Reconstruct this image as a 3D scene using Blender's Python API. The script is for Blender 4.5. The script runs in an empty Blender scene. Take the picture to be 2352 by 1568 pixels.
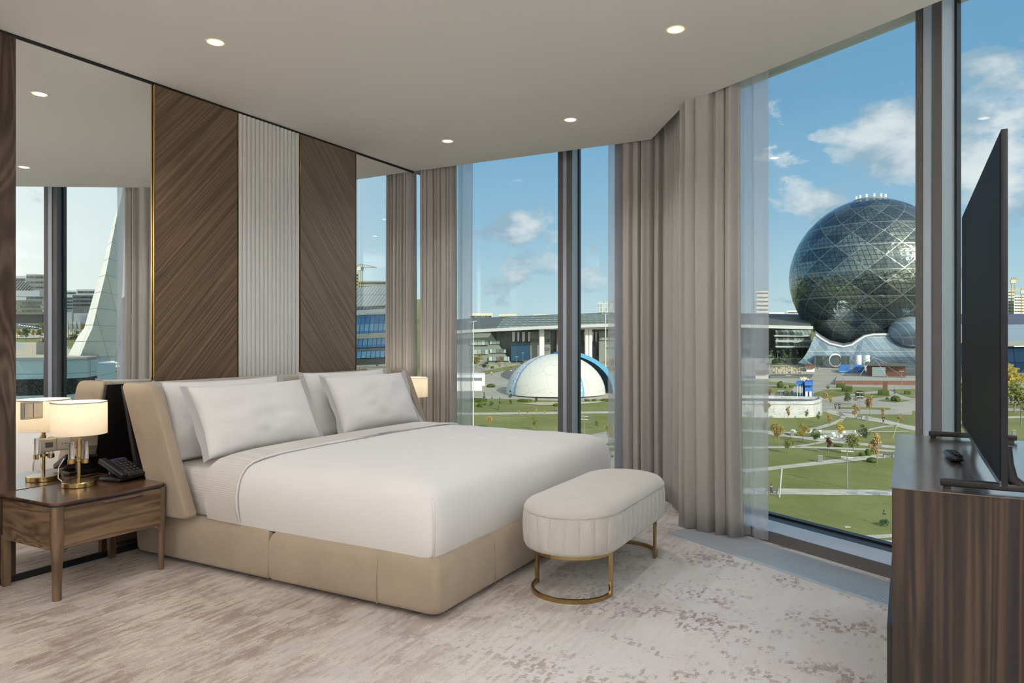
import bpy, bmesh, math, random
from mathutils import Vector, Matrix, noise as mnoise
random.seed(7)
R = math.radians
SC = bpy.context.scene
COL = SC.collection

# ------------------------------------------------------------------ camera, sky, sun, exposure
CAM = Vector((3.963, 0.0, 1.22)); YAW = R(28.78); FPX = 1652.0
cam_d = bpy.data.cameras.new('camera'); cam = bpy.data.objects.new('camera', cam_d); COL.objects.link(cam)
cam.location = CAM; cam.rotation_euler = (R(90), 0, YAW)
cam_d.sensor_width = 36.0; cam_d.lens = 36.0*FPX/2352.0; cam_d.shift_y = (784-781.7)/2352.0*-1
cam_d.clip_start = 0.05; cam_d.clip_end = 6000
SC.camera = cam
SC.view_settings.view_transform = 'Standard'; SC.view_settings.look = 'None'
SC.view_settings.exposure = 0.0; SC.view_settings.gamma = 1.0; SC.view_settings.use_curve_mapping = False

SUN_TO = Vector((.829, -.559, 0)).normalized()*math.cos(R(27)) + Vector((0, 0, math.sin(R(27))))
sun_d = bpy.data.lights.new('sun', 'SUN'); sun = bpy.data.objects.new('sun', sun_d); COL.objects.link(sun)
sun_d.energy = 3.6; sun_d.angle = R(.6); sun_d.color = (1.0, .93, .80)
sun.rotation_euler = SUN_TO.to_track_quat('Z', 'Y').to_euler(); sun.location = (30, -20, 40)

def view_ray(px, py):
    """direction of a photo pixel from the camera (depth 1)"""
    u = (px-1176)/FPX; v = (781.7-py)/FPX; c, s = math.cos(YAW), math.sin(YAW)
    return Vector((u*c-s, u*s+c, v))

class NT:
    """tiny node helper"""
    def __init__(s, tree): s.t = tree; s.n = tree.nodes; s.l = tree.links
    def add(s, typ, ins=None, **kw):
        n = s.n.new(typ)
        for k, v in kw.items(): setattr(n, k, v)
        for k, v in (ins or {}).items(): s.put(n, k, v)
        return n
    def put(s, n, k, v):
        sock = n.inputs[k]
        if isinstance(v, bpy.types.NodeSocket): s.l.new(v, sock)
        elif isinstance(v, bpy.types.Node): s.l.new(v.outputs[0], sock)
        else: sock.default_value = v
    def m(s, op, a, b=0.0, c=0.0, clamp=False):
        n = s.add('ShaderNodeMath', {0: a, 1: b, 2: c}, operation=op); n.use_clamp = clamp; return n.outputs[0]
    def vm(s, op, a, b=(0, 0, 0)):
        n = s.add('ShaderNodeVectorMath', {0: a, 1: b}, operation=op)
        return n.outputs['Value'] if op in ('DOT_PRODUCT', 'LENGTH', 'DISTANCE') else n.outputs[0]
    def ramp(s, f, stops, interp='LINEAR'):
        n = s.add('ShaderNodeValToRGB', {0: f}); cr = n.color_ramp; cr.interpolation = interp
        while len(cr.elements) < len(stops): cr.elements.new(.5)
        for e, (p, c) in zip(cr.elements, stops):
            e.position = p; e.color = (c, c, c, 1) if isinstance(c, (int, float)) else (*c, 1)
        return n.outputs[0]
    def mix(s, f, a, b, blend='MIX'):
        n = s.add('ShaderNodeMix', data_type='RGBA', blend_type=blend)
        s.put(n, 0, f); s.put(n, 6, a if not isinstance(a, tuple) else (*a[:3], 1)); s.put(n, 7, b if not isinstance(b, tuple) else (*b[:3], 1))
        return n.outputs[2]
    def noise(s, vec, scale, detail=2, rough=.5, dist=0.0):
        return s.add('ShaderNodeTexNoise', {'Vector': vec, 'Scale': scale, 'Detail': detail, 'Roughness': rough, 'Distortion': dist}).outputs[0]

def build_sky():
    w = bpy.data.worlds.new('sky'); SC.world = w; w.use_nodes = True
    T = NT(w.node_tree); T.n.clear()
    d = T.vm('NORMALIZE', T.add('ShaderNodeTexCoord').outputs['Generated'])
    sep = T.add('ShaderNodeSeparateXYZ', {0: d}); x, y, z = sep.outputs
    zc = T.m('MAXIMUM', z, 0.0)
    sunside = T.m('SMOOTH_MAX', T.vm('DOT_PRODUCT', d, tuple(SUN_TO)), -.2, .3)
    base = T.ramp(zc, [(0, (.68, .80, .83)), (.06, (.53, .72, .81)), (.16, (.33, .56, .75)), (.3, (.20, .43, .67)), (.6, (.11, .28, .53)), (1, (.08, .2, .42))])
    pale = T.ramp(zc, [(0, (1.1, 1.06, .95)), (.12, (1.02, 1.04, 1.0)), (.35, (.80, .92, .98)), (1, (.45, .65, .85))])
    f = T.ramp(sunside, [(0.05, 0.0), (.55, 1.0)])
    col = T.mix(f, base, pale)
    # clouds on a sheet overhead
    k = T.m('DIVIDE', 1.0, T.m('ADD', zc, .16))
    P = T.vm('SCALE', d, (0, 0, 0)); P.node.inputs['Scale'].default_value = 1; T.put(P.node, 'Scale', k)
    P = P.node.outputs[0]
    P2 = T.add('ShaderNodeMapping', {'Vector': d}, vector_type='POINT'); P2.inputs['Scale'].default_value = (1, 1, 1.9)
    n1 = T.noise(P2.outputs[0], 11.0, 11, .62, .2)
    bias = None
    for px, py, r, st in [(2290, 335, .12, .26), (2060, 335, .07, .24), (2025, 270, .035, .12), (2270, 140, .055, .15), (1850, 470, .055, .20), (2065, 190, .05, .1),
                          (1215, 535, .05, .22), (1130, 530, .05, .15), (1170, 450, .07, .12), (1240, 600, .05, .14), (1360, 630, .05, .16), (1780, 700, .05, .14),
                          (1150, 675, .06, .12), (2330, 480, .06, .15), (1385, 390, .03, .12), (1350, 560, .03, .1), (1920, 345, .045, .1), (1770, 230, .03, .06)]:
        v = view_ray(px, py).normalized()
        dd = T.add('ShaderNodeVectorMath', {0: d, 1: tuple(v)}, operation='SUBTRACT').outputs[0]
        dd = T.vm('MULTIPLY', dd, (1, 1, 1.7))
        q = T.m('MULTIPLY', T.m('SUBTRACT', 1.0, T.m('DIVIDE', T.vm('LENGTH', dd), r*1.32), clamp=True), st*1.5)
        bias = q if bias is None else T.m('ADD', bias, q)
    dens = T.m('ADD', n1, bias)
    cl = T.ramp(dens, [(.64, 0.0), (.70, .6), (.82, 1.0)], 'EASE')
    sh = T.noise(T.vm('ADD', P2.outputs[0], (0, 0, -.03)), 7.0, 6, .55, .2)
    ccol = T.ramp(T.m('ADD', T.m('MULTIPLY', sh, 1.3), T.m('MULTIPLY', T.m('SUBTRACT', dens, .7), -.55)), [(.38, (.88, .90, .91)), (.52, (.78, .82, .86)), (.70, (.36, .50, .62))])
    col = T.mix(T.m('MULTIPLY', cl, .95), col, ccol)
    glow = T.m('POWER', T.m('MAXIMUM', T.vm('DOT_PRODUCT', d, tuple(SUN_TO)), 0.0), 6.0)
    col = T.mix(T.m('MULTIPLY', glow, 1.0), col, (2.6, 2.4, 2.0))
    bg = T.add('ShaderNodeBackground', {'Color': col, 'Strength': 1.0})
    out = T.add('ShaderNodeOutputWorld'); T.l.new(bg.outputs[0], out.inputs[0])
build_sky()

# ------------------------------------------------------------------ materials
MATS = {}
def newmat(name):
    m = bpy.data.materials.new(name); m.use_nodes = True; T = NT(m.node_tree)
    b = m.node_tree.nodes['Principled BSDF']; MATS[name] = m
    return m, T, b
def pm(name, col, rough=.5, metal=0.0, bump=0.0, bscale=50.0, var=0.0, vscale=4.0, sheen=0.0, spec=.5, coat=0.0, trans=0.0, emit=None, es=0.0, stretch=(1, 1, 1)):
    m, T, b = newmat(name)
    b.inputs['Base Color'].default_value = (*col, 1); b.inputs['Roughness'].default_value = rough
    b.inputs['Metallic'].default_value = metal; b.inputs['Specular IOR Level'].default_value = spec
    b.inputs['Coat Weight'].default_value = coat; b.inputs['Sheen Weight'].default_value = sheen
    b.inputs['Transmission Weight'].default_value = trans
    tc = T.add('ShaderNodeTexCoord').outputs['Object']
    mp = T.add('ShaderNodeMapping', {'Vector': tc}); mp.inputs['Scale'].default_value = stretch; v = mp.outputs[0]
    if var:
        n = T.noise(v, vscale, 5, .6)
        T.put(b, 'Base Color', T.mix(T.ramp(n, [(.3, 0.0), (.7, 1.0)]), tuple(c*(1-var) for c in col), tuple(min(1, c*(1+var)) for c in col)))
    if bump:
        bp = T.add('ShaderNodeBump', {'Height': T.noise(v, bscale, 4, .6), 'Strength': bump, 'Distance': .01}); T.put(b, 'Normal', bp.outputs[0])
    if emit: b.inputs['Emission Color'].default_value = (*emit, 1); b.inputs['Emission Strength'].default_value = es
    return m
def wood(name, dark, mid, light, grain=(1, 1, .06), rot=(0, 0, 0), scale=9.0, rough=.42, stripes=0.0, swirl=.5, coat=0.0):
    m, T, b = newmat(name)
    tc = T.add('ShaderNodeTexCoord').outputs['Object']
    r = T.add('ShaderNodeMapping', {'Vector': tc}); r.inputs['Rotation'].default_value = rot
    g = T.add('ShaderNodeMapping', {'Vector': r.outputs[0]}); g.inputs['Scale'].default_value = grain
    v = g.outputs[0]
    n0 = T.noise(v, scale*.45, 2, .5, swirl)
    bands = T.m('SINE', T.m('MULTIPLY', n0, 60.0))
    bands = T.m('MULTIPLY_ADD', bands, .5, .5)
    n1 = T.noise(v, scale*1.6, 8, .62, swirl*.3)
    n2 = T.noise(v, scale*14, 3, .7)
    f = T.m('ADD', T.m('MULTIPLY', bands, .26), T.m('ADD', T.m('MULTIPLY', n1, .56), T.m('MULTIPLY', n2, .30)))
    if stripes:
        s = T.noise(T.vm('MULTIPLY', v, (1, 1, 0)), stripes, 0, .5)
        f = T.m('ADD', f, T.m('MULTIPLY', T.m('SUBTRACT', s, .5), .55))
    T.put(b, 'Base Color', T.ramp(f, [(.30, dark), (.52, mid), (.78, light)]))
    b.inputs['Roughness'].default_value = rough; b.inputs['Coat Weight'].default_value = coat; b.inputs['Coat Roughness'].default_value = .16; b.inputs['Coat IOR'].default_value = 1.6
    bp = T.add('ShaderNodeBump', {'Height': n2, 'Strength': .12, 'Distance': .003}); T.put(b, 'Normal', bp.outputs[0])
    return m
def tmix(name, build):
    m = bpy.data.materials.new(name); m.use_nodes = True; T = NT(m.node_tree); T.n.clear(); MATS[name] = m
    o = T.add('ShaderNodeOutputMaterial'); T.l.new(build(T), o.inputs[0]); return m

M = {}
M['wall'] = pm('painted_plaster', (.60, .58, .55), .8, bump=.05)
M['ceiling'] = pm('ceiling_paint', (.74, .72, .69), .85, bump=.03, bscale=120)
M['black'] = pm('black_gap', (.008, .008, .009), .6)
M['mirror'] = pm('mirror_glass', (.975, .985, .98), .0, 1.0)
M['panel_l'] = wood('walnut_veneer_rising', (.085, .052, .032), (.14, .088, .053), (.205, .135, .083), grain=(1, 1, .02), rot=(R(42), 0, 0), scale=30, stripes=70, rough=.45, swirl=.2)
M['panel_r'] = wood('walnut_veneer_falling', (.115, .085, .062), (.165, .125, .092), (.23, .18, .138), grain=(1, 1, .02), rot=(R(-40), 0, 0), scale=30, stripes=80, rough=.42, swirl=.2)
M['pilaster'] = wood('dark_walnut', (.022, .013, .009), (.062, .038, .026), (.13, .085, .06), grain=(1, 1, .16), scale=9, rough=.45, swirl=1.4)
M['walnut'] = wood('walnut_cabinet', (.062, .036, .020), (.145, .09, .052), (.26, .178, .108), grain=(.3, .10, 1), scale=13, rough=.38, swirl=.9)
M['walnut_leg'] = wood('walnut_leg', (.07, .042, .025), (.14, .088, .053), (.22, .148, .09), grain=(1, 1, .08), scale=14, rough=.4)
M['walnut_top'] = wood('walnut_top', (.055, .026, .014), (.105, .052, .028), (.16, .085, .045), grain=(1, .08, 1), scale=9, rough=.22, coat=.4)
M['console'] = wood('walnut_console', (.011, .007, .006), (.028, .018, .013), (.072, .045, .027), grain=(1, 1, .03), scale=22, rough=.4, stripes=75, swirl=.6)
M['console_top'] = wood('walnut_console_top', (.05, .032, .024), (.085, .055, .042), (.12, .085, .065), grain=(1, .1, 1), scale=11, rough=.3, coat=1.0, stripes=30)
M['edge'] = pm('dark_lacquer_edge', (.02, .016, .018), .35)
M['brass'] = pm('brushed_brass', (.50, .37, .17), .22, 1.0)
M['gold'] = pm('polished_brass', (.46, .33, .14), .14, 1.0)
M['flute'] = pm('white_lacquer', (.66, .66, .65), .45)
M['suede'] = pm('beige_suede', (.385, .315, .235), .88, bump=.25, bscale=260, var=.09, vscale=3.5, sheen=.3)
M['suede_in'] = pm('sage_beige_suede', (.40, .375, .31), .88, bump=.2, bscale=260, var=.05, vscale=3, sheen=.3)
M['linen'] = pm('white_cotton', (.78, .775, .775), .85, bump=.12, bscale=420, var=.02, vscale=2, sheen=.15)
M['velvet'] = pm('cream_velvet', (.57, .545, .505), .85, bump=.3, bscale=300, var=.06, vscale=5, sheen=.6)
M['curtain'] = pm('taupe_curtain_cloth', (.43, .412, .388), .9, bump=.1, bscale=500, sheen=.2)
M['metal'] = pm('grey_anodised_aluminium', (.46, .56, .64), .35, .1)
M['metal_d'] = pm('bronze_grey_aluminium', (.15, .145, .15), .45, .1)
M['sill'] = pm('pale_aluminium_sill', (.56, .60, .66), .35, .15)
M['gasket'] = pm('black_gasket', (.012, .014, .018), .4)
M['plastic_k'] = pm('black_plastic', (.012, .012, .014), .32)
M['key'] = pm('grey_phone_keys', (.05, .05, .06), .5)
M['screen'] = pm('black_screen', (.010, .010, .013), .5, spec=.04)
M['steel'] = pm('brushed_steel_switch', (.42, .40, .37), .35, .8)
M['acryl'] = pm('clear_acrylic', (.92, .93, .92), .03, trans=.92)
M['cable'] = pm('white_cable', (.7, .7, .68), .4)
M['bulb'] = pm('glowing_downlight', (1, .9, .75), .5, emit=(1.0, .80, .50), es=14.0)
M['reflector'] = pm('glowing_reflector', (.9, .7, .4), .3, emit=(1.0, .62, .22), es=1.3)  # ring glows by itself to paint in the lamp's warm reflected rim
M['white_p'] = pm('white_trim_plastic', (.75, .75, .73), .4)
M['void'] = pm('dark_socket', (.03, .03, .03), .6)

def b_glass(T):
    tr = T.add('ShaderNodeBsdfTransparent', {'Color': (.93, .965, .96, 1)}); gl = T.add('ShaderNodeBsdfGlossy', {'Color': (1, 1, 1, 1), 'Roughness': .0})
    fr = T.add('ShaderNodeFresnel', {'IOR': 1.3})
    return T.add('ShaderNodeMixShader', {0: T.m('MULTIPLY', fr, .8), 1: tr.outputs[0], 2: gl.outputs[0]}).outputs[0]
M['glass'] = tmix('window_glass', b_glass)
def b_sheer(T):
    tr = T.add('ShaderNodeBsdfTransparent', {'Color': (1, 1, 1, 1)}); tl = T.add('ShaderNodeBsdfTranslucent', {'Color': (.86, .88, .96, 1)})
    df = T.add('ShaderNodeBsdfDiffuse', {'Color': (.84, .86, .93, 1)})
    a = T.add('ShaderNodeMixShader', {0: .55, 1: df.outputs[0], 2: tl.outputs[0]})
    lw = T.add('ShaderNodeLayerWeight', {'Blend': .35}).outputs['Facing']
    return T.add('ShaderNodeMixShader', {0: T.ramp(lw, [(0, .58), (.85, .88)]), 1: tr.outputs[0], 2: a.outputs[0]}).outputs[0]
M['sheer'] = tmix('white_sheer_voile', b_sheer)
def b_shade(T):
    df = T.add('ShaderNodeBsdfDiffuse', {'Color': (.92, .88, .82, 1)}); tl = T.add('ShaderNodeBsdfTranslucent', {'Color': (.95, .90, .80, 1)})
    return T.add('ShaderNodeMixShader', {0: .5, 1: df.outputs[0], 2: tl.outputs[0]}).outputs[0]
M['shade'] = tmix('cream_lamp_shade_cloth', b_shade)

def carpet_mat():
    m, T, b = newmat('distressed_carpet')
    tc = T.add('ShaderNodeTexCoord').outputs['Object']
    def stretched(sx, sy, scale, det, rough=.6, dist=.2): return T.noise(T.vm('MULTIPLY', tc, (sx, sy, 1)), scale, det, rough, dist)
    big = stretched(1, 1, .8, 3, .55, .3)
    patch = stretched(1, 1, 2.2, 5, .65, .5)
    fine = stretched(1, 1, 260, 2, .6, 0)
    rag = stretched(1, 1, 110, 3, .7, 0)
    wobble = T.add('ShaderNodeTexNoise', {'Vector': tc, 'Scale': 26.0, 'Detail': 3.0}).outputs[1]
    def cells(kx, ky, wb): return T.add('ShaderNodeTexWhiteNoise', {'Vector': T.vm('FLOOR', T.vm('ADD', T.vm('MULTIPLY', tc, (kx, ky, 0)), T.vm('MULTIPLY', wobble, (wb, wb*.6, 0))))}, noise_dimensions='3D').outputs[0]
    tick, tick2, long_ = cells(72, 30, 1.5), cells(52, 52, 1.5), cells(46, 6.5, 1.5)
    ragc = T.m('MULTIPLY', T.m('SUBTRACT', rag, .5), .30)
    sx = T.add('ShaderNodeSeparateXYZ', {0: tc}).outputs[0]
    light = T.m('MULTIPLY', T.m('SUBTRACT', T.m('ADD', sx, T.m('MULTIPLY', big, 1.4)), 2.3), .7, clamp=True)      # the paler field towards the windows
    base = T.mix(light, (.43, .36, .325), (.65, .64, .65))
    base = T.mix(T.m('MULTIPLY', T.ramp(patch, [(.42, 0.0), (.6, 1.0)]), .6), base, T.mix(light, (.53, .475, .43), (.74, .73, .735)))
    # tan stepped streaks
    st = T.m('ADD', T.m('MULTIPLY', long_, .16), T.m('ADD', T.m('MULTIPLY', stretched(30, 4.5, 1.0, 3, .6, .1), .7), T.m('MULTIPLY', stretched(1, 1, 1.5, 3), .5)))
    c = T.mix(T.m('MULTIPLY', T.ramp(T.m('ADD', st, T.m('MULTIPLY', ragc, .3)), [(.66, 0.0), (.70, 1.0)]), T.m('MULTIPLY_ADD', light, -.5, .75)), base, T.mix(light, (.60, .52, .42), (.66, .62, .54)))
    # worn brown streaks in the left field
    bs = T.m('ADD', T.m('MULTIPLY', long_, .22), T.m('ADD', T.m('MULTIPLY', stretched(45, 7, 1.0, 4, .7), .5), T.m('ADD', T.m('MULTIPLY', stretched(1.3, 1, 2.6, 4, .6, .4), .75), ragc)))
    c = T.mix(T.m('MULTIPLY', T.ramp(bs, [(.71, 0.0), (.78, .5), (.88, 1.0)]), T.m('MULTIPLY_ADD', light, -.8, .85)), c, T.mix(patch, (.17, .105, .075), (.30, .20, .14)))
    # clusters of short dashes in the pale field
    clus = stretched(1.2, 2.0, 2.0, 5, .62, .4)
    dk = T.m('ADD', T.m('MULTIPLY', T.m('MAXIMUM', tick, T.m('MULTIPLY', tick2, .9)), .42), T.m('ADD', T.m('MULTIPLY', clus, .95), ragc))
    tone = T.mix(T.ramp(big, [(.44, 0.0), (.56, 1.0)]), (.23, .14, .145), (.30, .24, .21))
    c = T.mix(T.m('MULTIPLY', T.ramp(dk, [(.83, 0.0), (.89, .6), (.97, 1.0)]), T.m('MULTIPLY_ADD', light, .55, .30)), c, tone)
    c = T.mix(T.ramp(fine, [(.32, .38), (.5, 0.0)]), c, (.24, .21, .20))
    c = T.mix(T.ramp(fine, [(.5, 0.0), (.72, .25)]), c, (.85, .83, .81))
    T.put(b, 'Base Color', c); b.inputs['Roughness'].default_value = .95; b.inputs['Sheen Weight'].default_value = .15
    bp = T.add('ShaderNodeBump', {'Height': fine, 'Strength': .5, 'Distance': .004}); T.put(b, 'Normal', bp.outputs[0])
    return m
M['carpet'] = carpet_mat()
def stripe_linen(name, col, axis, freq, depth):
    m, T, b = newmat(name)
    tc = T.add('ShaderNodeTexCoord').outputs['Object']
    z = T.add('ShaderNodeSeparateXYZ', {0: tc}).outputs[axis]
    w = T.m('MULTIPLY_ADD', T.m('SINE', T.m('MULTIPLY', z, freq)), .5, .5)
    T.put(b, 'Base Color', T.mix(T.m('MULTIPLY', w, depth), tuple(col), tuple(c*.72 for c in col)))
    b.inputs['Roughness'].default_value = .85; b.inputs['Sheen Weight'].default_value = .15
    bp = T.add('ShaderNodeBump', {'Height': w, 'Strength': .25, 'Distance': .002}); T.put(b, 'Normal', bp.outputs[0]); return m
M['sheet'] = stripe_linen('striped_white_sheet', (.70, .67, .64), 2, 620.0, .35)
M['duvet'] = pm('white_duvet_cotton', (.79, .785, .785), .85, bump=.12, bscale=420, sheen=.15)

# ------------------------------------------------------------------ object helpers
def base_of(parent):
    v = Vector((0, 0, 0)); p = parent
    while p is not None: v += p.location; p = p.parent
    return v
def obj(name, bm, m, parent=None, smooth=None, mats=None):
    """link a bmesh given in world coordinates as ONE mesh object"""
    off = base_of(parent)
    if off.length: bmesh.ops.translate(bm, verts=bm.verts, vec=-off)
    me = bpy.data.meshes.new(name); bm.to_mesh(me); bm.free()
    if smooth:
        me.polygons.foreach_set('use_smooth', [True]*len(me.polygons))
        if smooth is not True: me.set_sharp_from_angle(angle=R(smooth))
    o = bpy.data.objects.new(name, me); COL.objects.link(o); o.parent = parent
    for mm in (mats or [m]): me.materials.append(mm)
    return o
def thing(name, label, cat, loc=(0, 0, 0), group=None):
    o = bpy.data.objects.new(name, None); COL.objects.link(o); o.empty_display_size = .1
    o.location = loc; o['label'] = label; o['category'] = cat
    if group: o['group'] = group
    return o
def tag(o, label, cat, group=None, kind=None):
    o['label'] = label; o['category'] = cat
    if group: o['group'] = group
    if kind: o['kind'] = kind
    return o
def struct(name, bm, m, parent=None, smooth=None):
    o = obj(name, bm, m, parent, smooth)
    if parent is None: o['kind'] = 'structure'
    return o
def NB(): return bmesh.new()
def box(bm, x0, x1, y0, y1, z0, z1, bev=0.0, seg=2, rot=0.0, piv=None):
    r = bmesh.ops.create_cube(bm, size=1.0); vs = r['verts']
    for v in vs: v.co = Vector((x0+(v.co.x+.5)*(x1-x0), y0+(v.co.y+.5)*(y1-y0), z0+(v.co.z+.5)*(z1-z0)))
    if bev:
        es = list({e for v in vs for e in v.link_edges})
        q = bmesh.ops.bevel(bm, geom=es, offset=bev, segments=seg, affect='EDGES', profile=.5)
        vs = list({v for f in q['faces'] for v in f.verts} | {v for v in vs if v.is_valid})
    if rot: bmesh.ops.rotate(bm, verts=vs, cent=piv or ((x0+x1)/2, (y0+y1)/2, 0), matrix=Matrix.Rotation(rot, 3, 'Z'))
    return bm
def B(*a, **k): return box(NB(), *a, **k)
def prism(bm, pts, z0, z1, bev=0.0, seg=2):
    vs = [bm.verts.new((p[0], p[1], z0)) for p in pts]
    f = bm.faces.new(vs); r = bmesh.ops.extrude_face_region(bm, geom=[f])
    up = [v for v in r['geom'] if isinstance(v, bmesh.types.BMVert)]
    for v in up: v.co.z = z1
    bmesh.ops.recalc_face_normals(bm, faces=bm.faces)
    if bev:
        es = [e for e in bm.edges if abs(e.verts[0].co.z-e.verts[1].co.z) < 1e-6 and e.is_boundary is False and (e.calc_face_angle(0) or 0) > 1]
        bmesh.ops.bevel(bm, geom=es, offset=bev, segments=seg, affect='EDGES')
    return bm
def lathe(bm, prof, cx, cy, n=32, cap=True):
    rings = []
    for r, z in prof:
        rings.append([bm.verts.new((cx+r*math.cos(2*math.pi*i/n), cy+r*math.sin(2*math.pi*i/n), z)) for i in range(n)])
    for a, b in zip(rings, rings[1:]):
        for i in range(n): bm.faces.new((a[i], a[(i+1) % n], b[(i+1) % n], b[i]))
    if cap: bm.faces.new(rings[0][::-1]); bm.faces.new(rings[-1])
    return bm
def tube(bm, pts, r, n=8, cap=True):
    pts = [Vector(p) for p in pts]; rings = []
    rr = r if isinstance(r, (list, tuple)) else [r]*len(pts)
    for i, p in enumerate(pts):
        t = (pts[min(i+1, len(pts)-1)]-pts[max(i-1, 0)]).normalized()
        a = t.orthogonal().normalized() if i == 0 else (pa - t*pa.dot(t)).normalized()
        pa = a; b_ = t.cross(a)
        rings.append([bm.verts.new(p+(a*math.cos(2*math.pi*k/n)+b_*math.sin(2*math.pi*k/n))*rr[i]) for k in range(n)])
    for a, b_ in zip(rings, rings[1:]):
        for i in range(n): bm.faces.new((a[i], a[(i+1) % n], b_[(i+1) % n], b_[i]))
    if cap: bm.faces.new(rings[0][::-1]); bm.faces.new(rings[-1])
    return bm
def rrect(x0, x1, y0, y1, r, n=6):
    rs = r if isinstance(r, (list, tuple)) else [r]*4; out = []
    for (cx, cy, a0, q) in ((x1, y1, 0, rs[0]), (x0, y1, 90, rs[1]), (x0, y0, 180, rs[2]), (x1, y0, 270, rs[3])):
        sx = -1 if cx == x1 else 1; sy = -1 if cy == y1 else 1
        for i in range(n+1):
            a = R(a0+90*i/n); out.append((cx+sx*q+q*math.cos(a), cy+sy*q+q*math.sin(a)))
    return out
def rings_mesh(bm, rings, close_top=True, close_bot=True):
    L = [[bm.verts.new(p) for p in r] for r in rings]; n = len(L[0])
    for a, b_ in zip(L, L[1:]):
        for i in range(n): bm.faces.new((a[i], a[(i+1) % n], b_[(i+1) % n], b_[i]))
    if close_bot: bm.faces.new(L[0][::-1])
    if close_top: bm.faces.new(L[-1])
    return bm

# wall-2 frame: s runs along the slanted window wall, t outwards
O2 = Vector((2.666, 4.44, 0)); D2 = Vector((.855, -.518, 0)).normalized(); N2 = Vector((-D2.y, D2.x, 0))
def w2(s, t, z=0.0): p = O2+D2*s+N2*t; return Vector((p.x, p.y, z))
def wbox(bm, s0, s1, t0, t1, z0, z1):
    return prism(bm, [w2(s0, t0), w2(s1, t0), w2(s1, t1), w2(s0, t1)], z0, z1)
CH = 2.768
YG = 5.95            # glass of the back window
S_C = -1.595         # corner of the two window walls in wall-2 coordinates
S_E = 3.35
corner = w2(S_C, .8)

# ------------------------------------------------------------------ room shell
endp = w2(S_E, .8)
RX = 5.75
floor_pts = [(-.1, -2.7), (RX+.1, -2.7), (RX+.1, w2((RX+.1-2.666)/.855, .8).y+.3), tuple(w2(S_E, .8)[:2]), tuple(corner[:2]), (-.1, YG)]
floor_pts = [(-.1, -2.7), (RX, -2.7), (RX, 3.55), tuple(w2(2.9, .86)[:2]), tuple(w2(S_C-.02, .86)[:2]), (-.1, YG+.06)]
struct('floor', prism(NB(), floor_pts, -.25, 0), M['carpet'])
cp = [(0, -2.6), (RX, -2.6), (RX, w2(3.4, .21).y), tuple(w2(3.2, .21)[:2]), tuple(w2(-.09, .205)[:2]), (2.235, 5.372), (0, 5.335)]
struct('ceiling', prism(NB(), cp, CH, CH+.06), M['ceiling'])
struct('ceiling_slab', prism(NB(), floor_pts, 3.22, 3.5), M['wall'])
struct('wall_left', B(-.30, -.032, -2.7, YG+.05, -.25, 3.3), M['wall'])
struct('wall_back', B(-.3, RX+.2, -2.9, -2.7, -.25, 3.4), M['wall'])
struct('wall_right', B(RX, RX+.2, -2.8, 3.6, -.2, 3.3), M['wall'])
# black strip paints in the shade where the panelled wall meets the ceiling
struct('trim_1', B(-.03, .006, -2.6, 5.34, 2.752, CH), M['black'])
# skirting strip below the mirrors
struct('baseboard_left', B(-.03, .004, -2.6, YG, 0, .035), M['gasket'])

# ---- back window (wall 1)
def mull_front(bm_d, bm_l, f):
    pass
wf = bpy.data.objects.new('window_1', None); COL.objects.link(wf); wf['kind'] = 'structure'
obj('glass', B(0, corner.x, YG-.004, YG+.004, .05, 3.05), M['glass'], wf)
obj('sill', B(-.03, corner.x+.35, YG-.42, YG-.16, 0, .067), M['sill'], wf)
bm = NB(); box(bm, -.03, corner.x+.1, YG-.16, YG-.02, 0, .055); box(bm, -.03, corner.x, YG-.03, YG+.03, 0, .075); obj('bottom_gasket', bm, M['gasket'], wf)
obj('head_beam', B(-.03, corner.x+.1, YG-.1, YG+.05, 2.99, 3.25), M['sill'], wf)
bm = NB(); x0 = 1.245
box(bm, x0, x0+.05, YG-.155, YG+.02, .02, 3.1); box(bm, x0+.085, x0+.135, YG-.155, YG+.02, .02, 3.1)
obj('mullion_plate', bm, M['metal_d'], wf)
bm = NB(); box(bm, x0+.048, x0+.087, YG-.165, YG, .02, 3.1, .012, 3); box(bm, x0+.135, x0+.139, YG-.15, YG-.03, .02, 3.1); obj('mullion_profile', bm, M['metal'], wf, smooth=40)
bm = NB(); box(bm, x0+.139, x0+.15, YG-.03, YG+.01, .02, 3.1); box(bm, x0-.015, x0, YG-.03, YG+.01, .02, 3.1); obj('gasket', bm, M['gasket'], wf)
obj('jamb', B(-.03, .03, YG-.1, YG+.05, 0, 3.2), M['metal_d'], wf)
# ---- slanted window (wall 2): bays either side of the mullion
wf = bpy.data.objects.new('window_2', None); COL.objects.link(wf); wf['kind'] = 'structure'
obj('glass', wbox(NB(), S_C, 1.19, .796, .804, .05, 3.05), M['glass'], wf)
bm = wbox(NB(), -.1, S_E, .405, .62, 0, .067); obj('sill', bm, M['sill'], wf)
obj('sill_front', wbox(NB(), -.102, S_E, .398, .405, 0, .0665), M['metal_d'], wf)
bm = wbox(NB(), -.1, S_E, .62, .775, 0, .052); wbox(bm, S_C, S_E, .775, .83, 0, .062); obj('bottom_gasket', bm, M['gasket'], wf)
bm = wbox(NB(), S_C, S_E, .70, .84, 3.005, 3.25); obj('head_beam', bm, M['sill'], wf)
obj('head_gasket', wbox(NB(), S_C, S_E, .66, .70, 3.07, 3.25), M['gasket'], wf)
s0 = 1.165
bm = wbox(NB(), s0, s0+.05, .655, .82, .02, 3.1); wbox(bm, s0+.085, s0+.135, .655, .82, .02, 3.1); obj('mullion_plate', bm, M['metal_d'], wf)
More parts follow.
